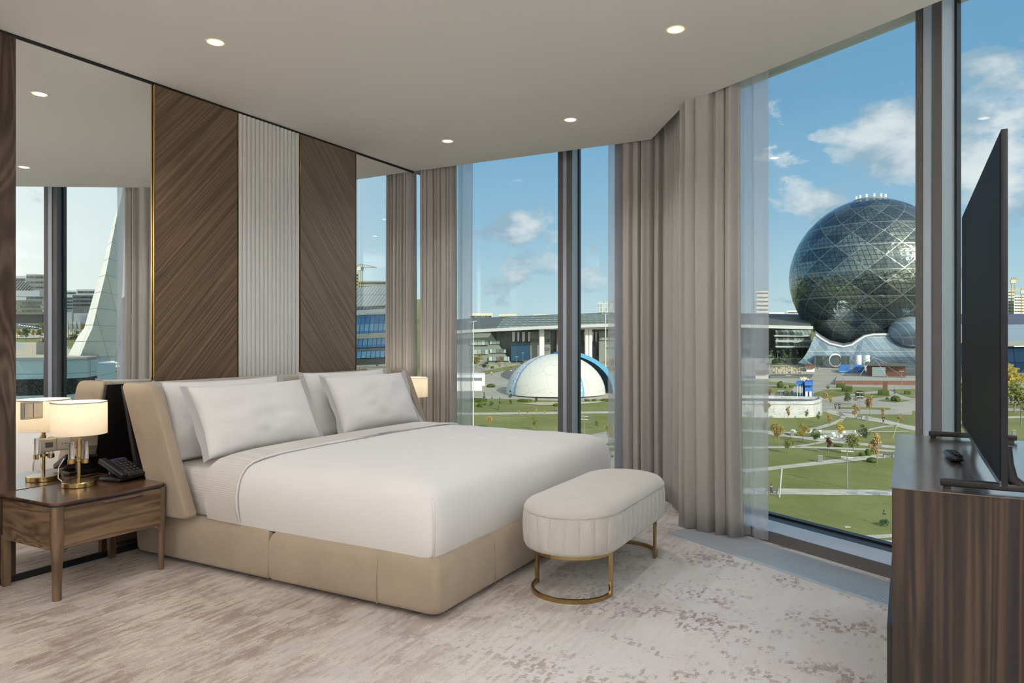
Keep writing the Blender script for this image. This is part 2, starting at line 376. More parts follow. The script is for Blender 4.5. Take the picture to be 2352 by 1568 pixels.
bm = wbox(NB(), s0+.048, s0+.087, .645, .8, .02, 3.1); wbox(bm, s0+.135, s0+.139, .66, .77, .02, 3.1); obj('mullion_profile', bm, M['metal'], wf)
bm = wbox(NB(), s0+.139, s0+.152, .77, .81, .02, 3.1); wbox(bm, s0-.015, s0, .75, .81, .02, 3.1); obj('gasket', bm, M['gasket'], wf)
wf = bpy.data.objects.new('window_3', None); COL.objects.link(wf); wf['kind'] = 'structure'
obj('glass', wbox(NB(), 1.28, S_E, .796, .804, .05, 3.05), M['glass'], wf)
# corner column behind the curtains
struct('wall_corner', prism(NB(), [(corner.x+.10, YG-.25), (corner.x+.24, YG-.33), (corner.x+.27, YG-.20), (corner.x+.12, YG-.10)], 0, 3.2), M['metal_d'])

# ---- panelled headboard wall
def wall_thing(name, lab, cat, y0, y1, m, x1=.0, z0=.035, group=None):
    return tag(obj(name, B(-.03, x1, y0, y1, z0, 2.752), m), lab, cat, group)
wall_thing('wall_mirror', 'tall floor-to-ceiling mirror beside the dark wood pilaster, behind the near nightstand', 'mirror', 1.985, 2.738, M['mirror'])
wall_thing('wall_mirror', 'narrow wall mirror between the right veneer panel and the curtain', 'mirror', 4.548, 5.93, M['mirror'])
wall_thing('wood_pilaster', 'dark walnut wall panel at the left edge beside the tall mirror', 'wall panel', .6, 1.98, M['pilaster'], .012)
struct('wall_left', B(-.03, 0, -2.6, .6, .035, 2.752), M['wall'])
wall_thing('veneer_panel', 'brown walnut veneer wall panel with grain rising to the right, left of fluted panel', 'wall panel', 2.75, 3.352, M['panel_l'], .012)
wall_thing('veneer_panel', 'greyer walnut veneer wall panel with falling diagonal grain, right of fluted panel', 'wall panel', 3.932, 4.536, M['panel_r'], .012)
bm = NB(); nfl = 15; fy0, fy1 = 3.364, 3.920; fw = (fy1-fy0)/nfl; prof = []
for i in range(nfl):
    for k in range(8):
        a = math.pi*k/8; prof.append((fy0+fw*(i+.5-.5*math.cos(a)), .0+.016*math.sin(a)))
prof.append((fy1, 0.0))
lo = [bm.verts.new((x, y, .035)) for y, x in prof]; hi = [bm.verts.new((x, y, 2.752)) for y, x in prof]
for i in range(len(prof)-1): bm.faces.new((lo[i], lo[i+1], hi[i+1], hi[i]))
box(bm, -.03, .0, fy0, fy1, .035, 2.752)
tag(obj('fluted_panel', bm, M['flute'], smooth=50), 'white vertically fluted wall panel centred above the bed', 'wall panel')
for i, yy in enumerate((2.744, 3.358, 3.926, 4.542)):
    struct('trim_%d' % (i+2), B(-.03, .0145, yy-.0035, yy+.0035, .035, 2.752), M['gold'])

# ---- floor grille
t = thing('floor_grille', 'long metal convector grille set in the carpet along the slanted window', 'grille', tuple(w2(-.0, .16)))
bm = NB()
n = 300
for i in range(n):
    s = -.02+i*(3.2/n); p = w2(s, .165, .003)
    r = bmesh.ops.create_cube(bm, size=1.0); 
    for v in r['verts']: v.co = w2(s+v.co.x*.0052, .165+v.co.y*.31, .006+v.co.z*.008)
obj('slats', bm, M['sill'], t)
bm = wbox(NB(), -.03, 3.2, .003, .010, .0, .011); wbox(bm, -.03, 3.2, .320, .327, .0, .011); wbox(bm, -.035, -.027, .003, .327, 0, .011)
obj('frame', bm, M['metal'], t)
obj('duct', wbox(NB(), -.03, 3.2, .01, .32, .0005, .0018), M['gasket'], t)

# ------------------------------------------------------------------ downlights
LAMPS = [(.815, 2.532, 'round recessed ceiling downlight above the near side of the bed, nearest the mirror'),
         (2.953, 3.533, 'large bright recessed ceiling downlight nearest the slanted window'),
         (1.892, 4.621, 'recessed ceiling downlight towards the back window, right one of the far pair'),
         (.834, 4.656, 'small recessed ceiling downlight farthest back, near the headboard wall'),
         (2.95, .9, None), (.95, .3, None), (4.8, .6, None), (2.9, -1.3, None), (.95, -1.4, None), (4.8, -1.4, None)]  # entries without a label are unseen lamps added for more room light
for x, y, lab in LAMPS:
    if lab is None: lab = 'unseen ceiling downlight added behind the viewer to brighten the room'
    t = thing('ceiling_downlight', lab, 'ceiling light', (x, y, CH), 'recessed ceiling downlights')
    obj('trim_ring', lathe(NB(), [(.043, CH-.001), (.050, CH-.003), (.052, CH-.0005), (.052, CH+.02), (.043, CH+.02)], x, y, 28, False), M['white_p'], t, smooth=40)
    obj('glowing_disc', lathe(NB(), [(.035, CH-.0015), (.001, CH-.0015)], x, y, 28, False), M['bulb'], t)
    obj('glowing_reflector', lathe(NB(), [(.043, CH-.001), (.0345, CH-.0016)], x, y, 28, False), M['reflector'], t, smooth=40)
    ld = bpy.data.lights.new('downlight_lamp', 'SPOT'); ld.energy = 32; ld.color = (1.0, .97, .94); ld.shadow_soft_size = .04
    ld.spot_size = R(140); ld.spot_blend = 1.0
    lo_ = bpy.data.objects.new('downlight_lamp', ld); COL.objects.link(lo_); lo_.parent = t; lo_.location = (0, 0, -.03)

# unseen uplighters added behind the viewer to brighten the ceiling and room
for ux, uy, lab, en in ((5.25, .9, 'unseen added fill uplighter by the right wall behind the viewer', 75), (.55, -1.6, 'unseen added fill uplighter in the rear left corner behind the viewer', 95), (5.2, -2.2, 'unseen added fill uplighter in the rear right corner behind the viewer', 95)):
    t = thing('fill_uplighter', lab, 'added fill lamp', (ux, uy, 0), 'added fill uplighters behind the viewer')
    obj('base', lathe(NB(), [(.15, 0), (.15, .015), (.02, .025)], ux, uy, 32), M['brass'], t, smooth=35)
    obj('pole', lathe(NB(), [(.012, .02), (.012, 1.66)], ux, uy, 16), M['brass'], t, smooth=35)
    obj('bowl', lathe(NB(), [(.03, 1.65), (.13, 1.70), (.17, 1.78), (.165, 1.78), (.12, 1.71), (.02, 1.67)], ux, uy, 32), M['white_p'], t, smooth=35)
    ld = bpy.data.lights.new('fill_uplight', 'AREA'); ld.shape = 'DISK'; ld.size = .26; ld.energy = en; ld.color = (1.0, .98, .965)
    lo_ = bpy.data.objects.new('fill_uplight', ld); COL.objects.link(lo_); lo_.parent = t; lo_.location = (0, 0, 1.76); lo_.rotation_euler = (math.pi, 0, 0)

# ------------------------------------------------------------------ bed
bed = thing('bed', 'king size bed base with beige suede sides and winged headboard', 'bed', (1.2, 3.65, 0))
by0, by1 = 2.56, 4.74
for a, b_ in ((.10, 1.168), (1.172, 2.19)):
    bm = NB(); r = [.03, .03, .03, .03]
    R1 = rrect(a, b_, by0, by1, [.045 if b_ > 2 else .006, .04 if a < .5 else .006, .04 if a < .5 else .006, .045 if b_ > 2 else .006], 6)
    cx, cy = (a+b_)/2, (by0+by1)/2
    def ins(d): return [(x-(d if x > cx+.1 else -d)*(1 if abs(x-cx) > .4 else 1), y-(d if y > cy else -d)) for x, y in R1]
    rings = []
    for d, z in ((.03, .022), (.008, .03), (0, .05), (-.004, .14), (0, .22), (.01, .25), (.03, .268), (.06, .272)):
        rings.append([(x, y, z) for x, y in ins(d)])
    rings_mesh(bm, rings); obj('base_section', bm, M['suede'], bed, smooth=50)
# raised seam welts
for x in (.33, 1.86): bm = NB(); tube(bm, [(x, by0-.004, .03), (x, by0-.0075, .14), (x, by0-.002, .22), (x, by0+.03, .268)], .0028, 6); obj('seam_piping', bm, M['suede'], bed, smooth=True)
for y in (3.05, 4.2): bm = NB(); tube(bm, [(2.194, y, .03), (2.1975, y, .14), (2.192, y, .22), (2.16, y, .268)], .0028, 6); obj('seam_piping', bm, M['suede'], bed, smooth=True)
bm = NB(); box(bm, .2, 2.1, by0+.08, by1-.08, .001, .03); obj('plinth', bm, M['black'], bed)
def slab_profile(pts, y0, y1, bev, seg=3):
    bm = NB(); vs = [bm.verts.new((x, y0, z)) for x, z in pts]; f = bm.faces.new(vs)
    r = bmesh.ops.extrude_face_region(bm, geom=[f])
    for v in r['geom']:
        if isinstance(v, bmesh.types.BMVert): v.co.y = y1
    bmesh.ops.recalc_face_normals(bm, faces=bm.faces)
    es = [e for e in bm.edges if abs(e.verts[0].co.y-e.verts[1].co.y) < 1e-6]
    bmesh.ops.bevel(bm, geom=es, offset=bev, segments=seg, affect='EDGES', profile=.5)
    return bm
def arc_pts(cx, cz, r, a0, a1, n=6): return [(cx+r*math.cos(R(a0+(a1-a0)*i/n)), cz+r*math.sin(R(a0+(a1-a0)*i/n))) for i in range(n+1)]
wing = [(.365, .272), (.60, .272)] + [(.622, .275), (.636, .285), (.64, .30)] + arc_pts(.302, .925, .058, 15, 90) + arc_pts(.115, .953, .03, 90, 180)
for yy in (2.492, 4.748):
    obj('headboard_wing', slab_profile(wing, yy, yy+.068, .014), M['suede'], bed, smooth=50)
hb = [(.282, .268), (.46, .268)] + [(.44, .4), (.21, .90)] + arc_pts(.175, .940, .040, 0, 90, 5) + arc_pts(.115, .950, .030, 90, 180, 5)
for a, b_ in ((2.555, 3.26), (3.262, 4.02), (4.022, 4.755)):
    obj('headboard_panel', slab_profile(hb, a, b_, .006, 2), M['suede_in'], bed, smooth=45)
obj('headboard_backing', slab_profile([(.25, .275), (.277, .275), (.088, .965), (.062, .965)], 2.50, 4.81, .002, 1), M['black'], bed)
bm = NB()
for (a, yy) in ((0, 2.4895),): tube(bm, [(x*1.0, yy+.012, z) for x, z in [(.628, .30), (.5, .58), (.352, .92)]], .002, 6)
tube(bm, [(.640, 2.515, .30), (.5, 2.515, .60), (.3625, 2.515, .92), (.345, 2.515, .955), (.30, 2.515, .984)], .0025, 6)
obj('wing_piping', bm, M['suede'], bed, smooth=True)

# mattress
bm = NB(); rings = []
for d, z in ((.02, .272), (.0, .29), (-.004, .40), (0, .50), (.02, .525), (.06, .535)):
    rings.append([(x, y, z) for x, y in rrect(.30+d, 2.12-d, by0+.035+d, by1-.035-d, .05, 5)])
rings_mesh(bm, rings)
tag(obj('mattress', bm, M['sheet'], smooth=60), 'mattress under a finely striped white fitted sheet, seen at the head end', 'mattress')

# duvet: tucked-in, soft edges, slightly domed
def smooth_n(x, y, z, s): return mnoise.noise(Vector((x*s, y*s, z*s)))
def duvet_rings(x0, x1, y0, y1, grow, zb, prof, rr):
    n = 22; out = []
    for d, z in prof:
        e = d-grow; ring = []
        base = rrect(x0+e*(0 if x0 < 1 else 1), x1-e, y0+e, y1-e, rr, 5)
        # resample to even spacing so folds can be modelled
        pts = [Vector((p[0], p[1], 0)) for p in base]; L = [0]
        for i in range(len(pts)): L.append(L[-1]+(pts[(i+1) % len(pts)]-pts[i]).length)
        N = 200
        for k in range(N):
            q = L[-1]*k/N
            j = max(i for i in range(len(pts)) if L[i] <= q+1e-9)
            f = (q-L[j])/max(1e-9, L[j+1]-L[j]); p = pts[j].lerp(pts[(j+1) % len(pts)], f)
            ring.append((p.x, p.y, z))
        out.append(ring)
    return out
prof = [(-.0, .262), (-.010, .30), (-.018, .36), (-.018, .42), (-.008, .475), (.010, .515), (.04, .548), (.085, .57), (.15, .582), (.28, .592), (.45, .598), (.65, .60), (.85, .60)]
rg = []
for d, z in prof:
    base = duvet_rings(.70+max(0, d)*.35, 2.150-.0, by0+.028, by1-.028, 0, .26, [(d, z)], .05)[0]
    rg.append([(x, y, z+.006*smooth_n(x, y, z, 3.0)+.004*smooth_n(x+5, y, z, 7)) for x, y, z in base])
bm = NB()
rings_mesh(bm, rg)
for v in bm.verts:
    c = v.co
    if c.z < .53 and c.z > .27:
        k = .006*smooth_n(c.x, c.y, c.z*.5, 5.0)*math.sin(math.pi*(c.z-.27)/.26)
        if abs(c.y-by0) < .1: c.y -= k
        if c.x > 2.05: c.x += k
dv = obj('duvet', bm, M['duvet'], smooth=60)
tag(dv, 'smooth white duvet tucked tightly over the bed', 'duvet')
bm = NB(); tube(bm, [(2.15, by0+.030, .27), (2.158, by0+.022, .36), (2.156, by0+.026, .45), (2.13, by0+.05, .525)], .0045, 6)
obj('corner_fold', bm, M['duvet'], dv, smooth=True)
# folded-back sheet band across the head end
def band(x0, x1, g, lip):
    bm = NB(); sec = []
    Y0, Y1 = by0+.028, by1-.028
    pr = [(-.004, .268), (-.016, .31), (-.024, .36), (-.024, .42), (-.014, .477), (.004, .519), (.034, .553), (.08, .576), (.15, .589), (.3, .60), (.6, .606), (1.08, .608)]
    L = [(Y0+d-g, z+g) for d, z in pr] + [(Y1-d+g, z+g) for d, z in pr[::-1]]
    xs = [x0-.004, x0, x0+(x1-x0)*.3, x0+(x1-x0)*.6, x1-.012, x1-.003, x1+.004]
    zo = [-.014, 0, .0015, .001, .002+lip*.5, lip, -.008]
    rows = []
    for x, o in zip(xs, zo):
        row = []
        for y, z in L:
            side = 1 if z < .54 else 0; dirn = -1 if y < 3.6 else 1
            yy = y+dirn*o*side; zz = z+(0 if side else o)
            curve = .02*math.sin((y-Y0)/(Y1-Y0)*math.pi)
            # the band leans towards the foot as it goes down the side
            k = (.60-z)/.33
            row.append(bm.verts.new((x+curve+k*.012, yy, zz+.003*smooth_n(x, y, z, 4))))
        rows.append(row)
    for a, b_ in zip(rows, rows[1:]):
        for i in range(len(a)-1): bm.faces.new((a[i], a[i+1], b_[i+1], b_[i]))
    return bm
fs = obj('folded_sheet', band(.68, .925, .002, .005), M['sheet'], smooth=60)
tag(fs, 'flat band of striped sheet folded back over the duvet below the pillows', 'sheet')
bm = NB(); pr = [(-.016, .29), (-.030, .36), (-.030, .42), (-.018, .478), (.0, .52), (.03, .556), (.08, .58), (.15, .593), (.3, .604), (.6, .610), (1.08, .612)]
Y0, Y1 = by0+.028, by1-.028
path = [(Y0+d, z) for d, z in pr]+[(Y1-d, z) for d, z in pr[::-1]]
tube(bm, [(.935+.02*math.sin((y-Y0)/(Y1-Y0)*math.pi)+(.6-z)/.33*.012, y, z) for y, z in path], .0065, 6)
obj('hem', bm, M['linen'], fs, smooth=True)

# pillows
def pillow(label, c, w, h, T, lean, yaw, roll=0.0, seed=0):
    root = thing('pillow', label, 'pillow', c, 'white pillows on the bed')
    root.rotation_euler = (0, 0, 0)
    nu, nv = 44, 30; fl = .048; bm = NB(); grid = []
    hw = w/2-fl
    def P(u, v, side):
        # u,v in -1..1 of inner bag
        t = T*max(0, (1-abs(u)**2.6))**.55*max(0, (1-abs(v)**2.4))**.5
        y = u*hw*(1-.045*(1-abs(u)**2)*0+.0); pin = 1-.055*(1-abs(v)**2)*abs(u)**6
        y *= pin; z = (v*h/2)*(1-.05*(1-u*u)*abs(v)**6)
        wob = .006*smooth_n(u*2+seed, v*2, side, 1.6)*(1-abs(u)**4)*(1-abs(v)**4)*2
        return Vector((side*t+wob, y, z+h/2))
    for side in (1, -1):
        g = [[None]*(nv+1) for _ in range(nu+1)]
        for i in range(nu+1):
            for j in range(nv+1): g[i][j] = bm.verts.new(P(-1+2*i/nu, -1+2*j/nv, side))
        for i in range(nu):
            for j in range(nv):
                q = (g[i][j], g[i+1][j], g[i+1][j+1], g[i][j+1]); bm.faces.new(q if side > 0 else q[::-1])
    bmesh.ops.remove_doubles(bm, verts=bm.verts, dist=.0006)
    Mx = Matrix.Translation(c) @ Matrix.Rotation(yaw, 4, 'Z') @ Matrix.Rotation(-lean, 4, 'Y') @ Matrix.Rotation(roll, 4, 'X')
    bmesh.ops.transform(bm, matrix=Mx, verts=bm.verts)
    obj('cushion', bm, M['linen'], root, smooth=True)
    for sg in (-1, 1):
        bm = NB(); rows = []
        for j in range(nv+1):
            v = -1+2*j/nv; a = P(sg*1.0, v, 1); a.x = 0
            wav = .004*math.sin(v*4+seed+sg)+.002*math.sin(v*9+seed)
            row = []
            for k in range(4):
                f = k/3; row.append(bm.verts.new((wav*f*f*1.5+.0015, a.y+sg*fl*f+sg*.006*f*math.sin(v*3+seed), a.z*(1+.0*f)+(.012*f*(v**5)))))
            rows.append(row)
        for a, b_ in zip(rows, rows[1:]):
            for k in range(3): bm.faces.new((a[k], a[k+1], b_[k+1], b_[k]))
        bmesh.ops.solidify(bm, geom=bm.faces[:], thickness=.003)
        bmesh.ops.transform(bm, matrix=Mx, verts=bm.verts)
        obj('flange', bm, M['linen'], root, smooth=50)
    return root
pillow('plump white pillow leaning at the back, left side of the bed, partly hidden', (.405, 3.03, .545), .96, .46, .06, R(17), R(0), 0, 3)
pillow('plump white pillow leaning at the back, right side of the bed, partly hidden', (.405, 4.13, .545), .98, .47, .06, R(17), R(0), 0, 8)
pillow('large white pillow standing at the front, left side of the bed', (.615, 3.085, .572), .99, .43, .095, R(25), R(2), 0, 1)
pillow('large white pillow standing at the front, right side of the bed', (.60, 4.17, .578), .95, .43, .095, R(25), R(-1), 0, 5)

# ------------------------------------------------------------------ nightstands and lamps
def nightstand(label, x0, x1, y0, y1, H):
    t = thing('nightstand', label, 'nightstand', ((x0+x1)/2, (y0+y1)/2, 0), 'walnut nightstands beside the bed')
    rc = [.045, .01, .01, .045]
    prism(bm := NB(), rrect(x0, x1, y0, y1, rc, 6), H-.010, H); obj('tabletop', bm, M['walnut_top'], t, smooth=40)
    prism(bm := NB(), rrect(x0-.0+.001, x1+.002, y0-.002, y1+.002, rc, 6), H-.018, H-.010, 0); obj('edge_band', bm, M['edge'], t, smooth=40)
    zb = .235
    prism(bm := NB(), rrect(x0+.008, x1-.03, y0+.012, y1-.012, .008, 2), zb, H-.018); obj('body', bm, M['walnut'], t, smooth=30)
    d = obj('drawer', B(x1-.030, x1-.008, y0+.05, y1-.035, zb+.004, H-.024, .002), M['walnut'], t)
    # slanted pull lip along the top of the drawer
    bm = NB(); ya, yb = y0+.22, y1-.14
    vs = [(x1-.008, ya, H-.026), (x1-.008, yb, H-.026), (x1+.014, yb-.006, H-.036), (x1+.014, ya+.02, H-.036), (x1-.008, ya+.02, H-.050), (x1-.008, yb-.006, H-.050)]
    V = [bm.verts.new(v) for v in vs]
    for f in ((0, 1, 2, 3), (3, 2, 5, 4), (0, 3, 4), (1, 5, 2), (0, 4, 5, 1)): bm.faces.new([V[i] for i in f])
    obj('handle', bm, pm_handle, d)
    for (lx, ly, sx, sy) in ((x1-.028, y0+.03, 1, 1), (x1-.022, y1-.022, 1, -1), (x0+.022, y0+.024, 0, 0), (x0+.03, y1-.024, 0, 0)):
        bm = NB(); big = sx == 1 and sy == 1
        if sx == 1:
            r0 = .030 if big else .020
            lathe(bm, [(.014 if not big else .019, 0), (.016 if not big else .022, .15), (r0*.86, zb-.01), (r0, zb+.05), (r0, H-.019)], lx, ly, 20)
            tube(bm, [(lx, ly+sy*.0, zb-.045), (lx-.0, ly+sy*.022, zb-.005), (lx-.002, ly+sy*.05, zb+.012)], [.010, .014, .012], 8)
        else: box(bm, lx-.014, lx+.014, ly-.016, ly+.016, 0, zb+.02)
        obj('leg', bm, M['walnut_leg'], t, smooth=45)
    return t
pm_handle = pm('leather_brown_pull', (.13, .075, .055), .5)
nightstand('walnut nightstand with drawer left of the bed, holding lamp and telephone', .012, .495, 1.900, 2.486, .46)
nightstand('walnut nightstand behind the right side of the bed, mostly hidden', .012, .44, 4.86, 5.36, .46)

def table_lamp(label, x, y, z):
    t = thing('table_lamp', label, 'lamp', (x, y, z), 'brass table lamps with white drum shades')
    obj('base', lathe(NB(), [(.079, z), (.082, z+.003), (.082, z+.024), (.079, z+.027), (.010, z+.0275)], x, y, 48), M['brass'], t, smooth=35)
    obj('pole', lathe(NB(), [(.0085, z+.026), (.0085, z+.15), (.013, z+.152), (.013, z+.245), (.010, z+.247), (.010, z+.30)], x, y, 24), M['brass'], t, smooth=35)
    h = lathe(NB(), [(.014, z+.128), (.020, z+.130), (.020, z+.142), (.014, z+.144)], x, y, 20)
    for k in range(3):
        a = R(20+120*k); cx, cy = x+.037*math.cos(a), y+.037*math.sin(a)
        tube(h, [(x, y, z+.136), (cx, cy, z+.136)], .004, 6); lathe(h, [(.009, z+.118), (.017, z+.122), (.017, z+.143), (.009, z+.144)], cx, cy, 18)
    obj('rod_holder', h, M['brass'], t, smooth=35)
    for k in range(3):
        a = R(20+120*k); cx, cy = x+.037*math.cos(a), y+.037*math.sin(a)
        obj('acrylic_rod', lathe(NB(), [(.014, z+.144), (.0145, z+.146), (.0145, z+.228), (.013, z+.232)], cx, cy, 20), M['acryl'], t, smooth=35)
    z0, z1 = z+.272, z+.440; bm = NB()
    lathe(bm, [(.127, z0), (.130, z0), (.130, z1), (.127, z1), (.127, z0)], x, y, 64, False)
    sh = obj('lamp_shade', bm, M['shade'], t, smooth=35)
    bm = NB(); lathe(bm, [(.1295, z1-.003), (.1315, z1-.003), (.1315, z1+.001), (.1265, z1+.001)], x, y, 64, False); obj('shade_rim', bm, pm_rim, sh, smooth=35)
    bm = NB()
    for k in range(3): a = R(60+120*k); tube(bm, [(x, y, z+.30), (x+.128*math.cos(a), y+.128*math.sin(a), z+.30)], .002, 6)
    obj('shade_spider', bm, M['brass'], t)
    obj('bulb', lathe(NB(), [(.012, z+.30), (.026, z+.335), (.028, z+.36), (.014, z+.385)], x, y, 20), M['lampbulb'], t, smooth=40)
    ld = bpy.data.lights.new('bulb_light', 'POINT'); ld.energy = 1.7; ld.color = (1.0, .89, .75); ld.shadow_soft_size = .03
    lo_ = bpy.data.objects.new('bulb_light', ld); COL.objects.link(lo_); lo_.parent = t; lo_.location = (0, 0, .41)
    return t
pm_rim = pm('grey_shade_rim', (.25, .23, .22), .6)
M['lampbulb'] = pm('warm_bulb', (1, .9, .7), .5, emit=(1, .75, .42), es=6)
table_lamp('brass table lamp with glowing drum shade on the near nightstand, doubled in the mirror', .166, 2.208, .46)
table_lamp('brass table lamp lit behind the right wing of the headboard, far nightstand', .20, 5.06, .46)
bm = NB(); tube(bm, [(.115, 2.16, .605), (.085, 2.15, .56), (.07, 2.155, .50), (.10, 2.175, .466), (.125, 2.19, .466)], .0028, 8)
tag(obj('lamp_cord', bm, M['cable'], smooth=True), 'thin white cord hanging behind the near table lamp', 'cord')
bm = NB(); tube(bm, [(.25, 5.27, .465)] + [(.27+.05*math.cos(a*.9), 5.22+.03*math.sin(a*1.1), .466+.004*(a % 2)) for a in range(0, 12)] + [(.2, 5.15, .465)], .003, 6)
tag(obj('lamp_cord', bm, M['cable'], smooth=True), 'coiled clear cord lying on the far nightstand', 'cord')

# telephone
ph = thing('telephone', 'black desk telephone with keypad on the near nightstand against the headboard wing', 'telephone', (.19, 2.43, .46))
def loc_mesh(bm, c, rz, rx=0.0, ry=0.0):
    bmesh.ops.transform(bm, matrix=Matrix.Translation(c) @ Matrix.Rotation(rz, 4, 'Z') @ Matrix.Rotation(ry, 4, 'Y') @ Matrix.Rotation(rx, 4, 'X'), verts=bm.verts); return bm
PC = (.195, 2.415, .466); PZ = R(8); TL = R(24)
bm = B(-.07, .075, -.075, .065, .0, .018, .006); loc_mesh(bm, PC, PZ); obj('base', bm, M['plastic_k'], ph, smooth=40)
bm = B(-.095, .09, -.045, .078, .052, .074, .006); loc_mesh(bm, PC, PZ, 0, TL); body = obj('body', bm, M['plastic_k'], ph, smooth=40)
bm = B(-.06, -.02, -.03, .05, .01, .07, .004); loc_mesh(bm, PC, PZ, 0, R(0)); obj('stand', bm, M['plastic_k'], ph, smooth=40)
bm = B(-.098, .090, -.090, -.046, .060, .088, .006, 3); loc_mesh(bm, PC, PZ, 0, TL); obj('handset', bm, M['plastic_k'], ph, smooth=50)
for i in range(6):
    for j in range(4):
        x = -.065+i*.024; y = -.028+j*.026
        if i == 0 and j > 0: pass
        bm = B(x, x+.011, y, y+.013, .073, .0755, .001, 1); loc_mesh(bm, PC, PZ, 0, TL); obj('key', bm, M['key'], body)
bm = B(-.088, -.070, -.03, .068, .0735, .0755); loc_mesh(bm, PC, PZ, 0, TL); obj('display', bm, pm('phone_display', (.04, .05, .11), .3), body)
bm = NB(); tube(bm, [(.12, 2.36, .466), (.08, 2.33, .465), (.05, 2.36, .465), (.045, 2.42, .465), (.07, 2.45, .47)], .004, 8)
obj('cord', bm, M['plastic_k'], ph, smooth=True)

# switches and sockets on the mirror
t = thing('light_switch', 'square two-rocker steel light switch on the tall mirror above the sockets', 'light switch', (0, 2.06, .86))
obj('plate', B(0, .012, 2.012, 2.112, .815, .905, .003), M['steel'], t)
for k in range(2): obj('rocker', B(.012, .017, 2.019+k*.044, 2.061+k*.044, .823, .897, .002), M['steel'], t)
t = thing('socket_strip', 'horizontal steel strip of sockets and switches on the mirror behind the lamp', 'socket', (0, 2.25, .67))
obj('plate', B(0, .012, 2.100, 2.400, .635, .707, .003), M['steel'], t)
for k in range(4):
    ya = 2.104+k*.074; q = obj('module', B(.012, .017, ya+.002, ya+.070, .640, .702, .002), M['steel'], t)
    if k == 0: obj('data_port', B(.0165, .018, ya+.016, ya+.054, .658, .686), M['void'], q)
    if k == 1:
        bm = lathe(NB(), [(.021, 0), (.0215, .0015), (.018, .002), (.0175, .0005)], 0, 0, 24, False); lathe(bm, [(.0175, .0008), (.0005, .0008)], 0, 0, 24, False)
        bmesh.ops.transform(bm, matrix=Matrix.Translation((.017, ya+.036, .671)) @ Matrix.Rotation(R(90), 4, 'Y'), verts=bm.verts); obj('socket_ring', bm, M['steel'], q, smooth=40)
        bm = NB()
        for dy in (-.009, .009): box(bm, .0172, .0185, ya+.036+dy-.0028, ya+.036+dy+.0028, .668, .674)
        obj('pin_hole', bm, M['void'], q)

# ------------------------------------------------------------------ bench
bench = thing('bench', 'rounded cream velvet bench with channel-stitched sides on brass hoops at the bed foot', 'bench', (2.52, 3.58, 0))
bx, y_a, y_b, br = 2.525, 3.235, 3.93, .235
def capsule(r, n=28, k=1.0, extra=()):
    out = []
    for i in range(n+1): a = R(180+180*i/n); out.append((bx+r*math.cos(a), y_a+r*math.sin(a)))
    for i in range(1, 14): out.append((bx+r, y_a+(y_b-y_a)*i/14))
    for i in range(n+1): a = R(180*i/n); out.append((bx+r*math.cos(a), y_b+r*math.sin(a)))
    for i in range(1, 14): out.append((bx-r, y_b-(y_b-y_a)*i/14))
    return out
# dense perimeter for channels
def perim(r, N=560):
    L = [math.pi*r, y_b-y_a, math.pi*r, y_b-y_a]; tot = sum(L); out = []
    for k in range(N):
        q = tot*k/N
        if q < L[0]: a = math.pi+q/r; p = (bx+r*math.cos(a), y_a+r*math.sin(a)); nn = (math.cos(a), math.sin(a))
        elif q < L[0]+L[1]: p = (bx+r, y_a+q-L[0]); nn = (1, 0)
        elif q < L[0]+L[1]+L[2]: a = (q-L[0]-L[1])/r; p = (bx+r*math.cos(a), y_b+r*math.sin(a)); nn = (math.cos(a), math.sin(a))
        else: p = (bx-r, y_b-(q-L[0]-L[1]-L[2])); nn = (-1, 0)
        out.append((p, nn))
    return out
N = 560; NCH = 40; base = perim(br, N); rings = []
for d, z, ch in ((-.03, .222, 0), (-.006, .226, 0), (.004, .24, 1), (.009, .28, 1), (.011, .32, 1), (.009, .365, 1), (.006, .388, .8), (.003, .398, 0)):
    ring = []
    for k, (p, nn) in enumerate(base):
        ph_ = (k*NCH/N) % 1.0; g = .0085*ch*(1-abs(math.sin(math.pi*ph_))**.45)
        ring.append((p[0]+nn[0]*(d-g), p[1]+nn[1]*(d-g), z))
    rings.append(ring)
bm = rings_mesh(NB(), rings); obj('channelled_side', bm, M['velvet'], bench, smooth=75)
rings = []
for d, z in ((-.006, .396), (.0025, .3985), (.0045, .402), (.003, .412), (-.006, .428), (-.022, .442), (-.055, .452), (-.11, .457), (-.18, .459)):
    rings.append([(p[0]+nn[0]*d, p[1]+nn[1]*d, z) for p, nn in perim(br, 160)])
obj('seat_cushion', rings_mesh(NB(), rings), M['velvet'], bench, smooth=75)
def arcstrip(bm, cx, cy, r, a0, a1, z0, z1, th, n=28):
    rings = []
    for i in range(n+1):
        a = R(a0+(a1-a0)*i/n); c_, s_ = math.cos(a), math.sin(a)
        rings.append([bm.verts.new((cx+(r+o)*c_, cy+(r+o)*s_, z)) for o, z in ((0, z0), (th, z0), (th, z1), (0, z1))])
    for a, b_ in zip(rings, rings[1:]):
        for i in range(4): bm.faces.new((a[i], a[(i+1) % 4], b_[(i+1) % 4], b_[i]))
    bm.faces.new(rings[0][::-1]); bm.faces.new(rings[-1])
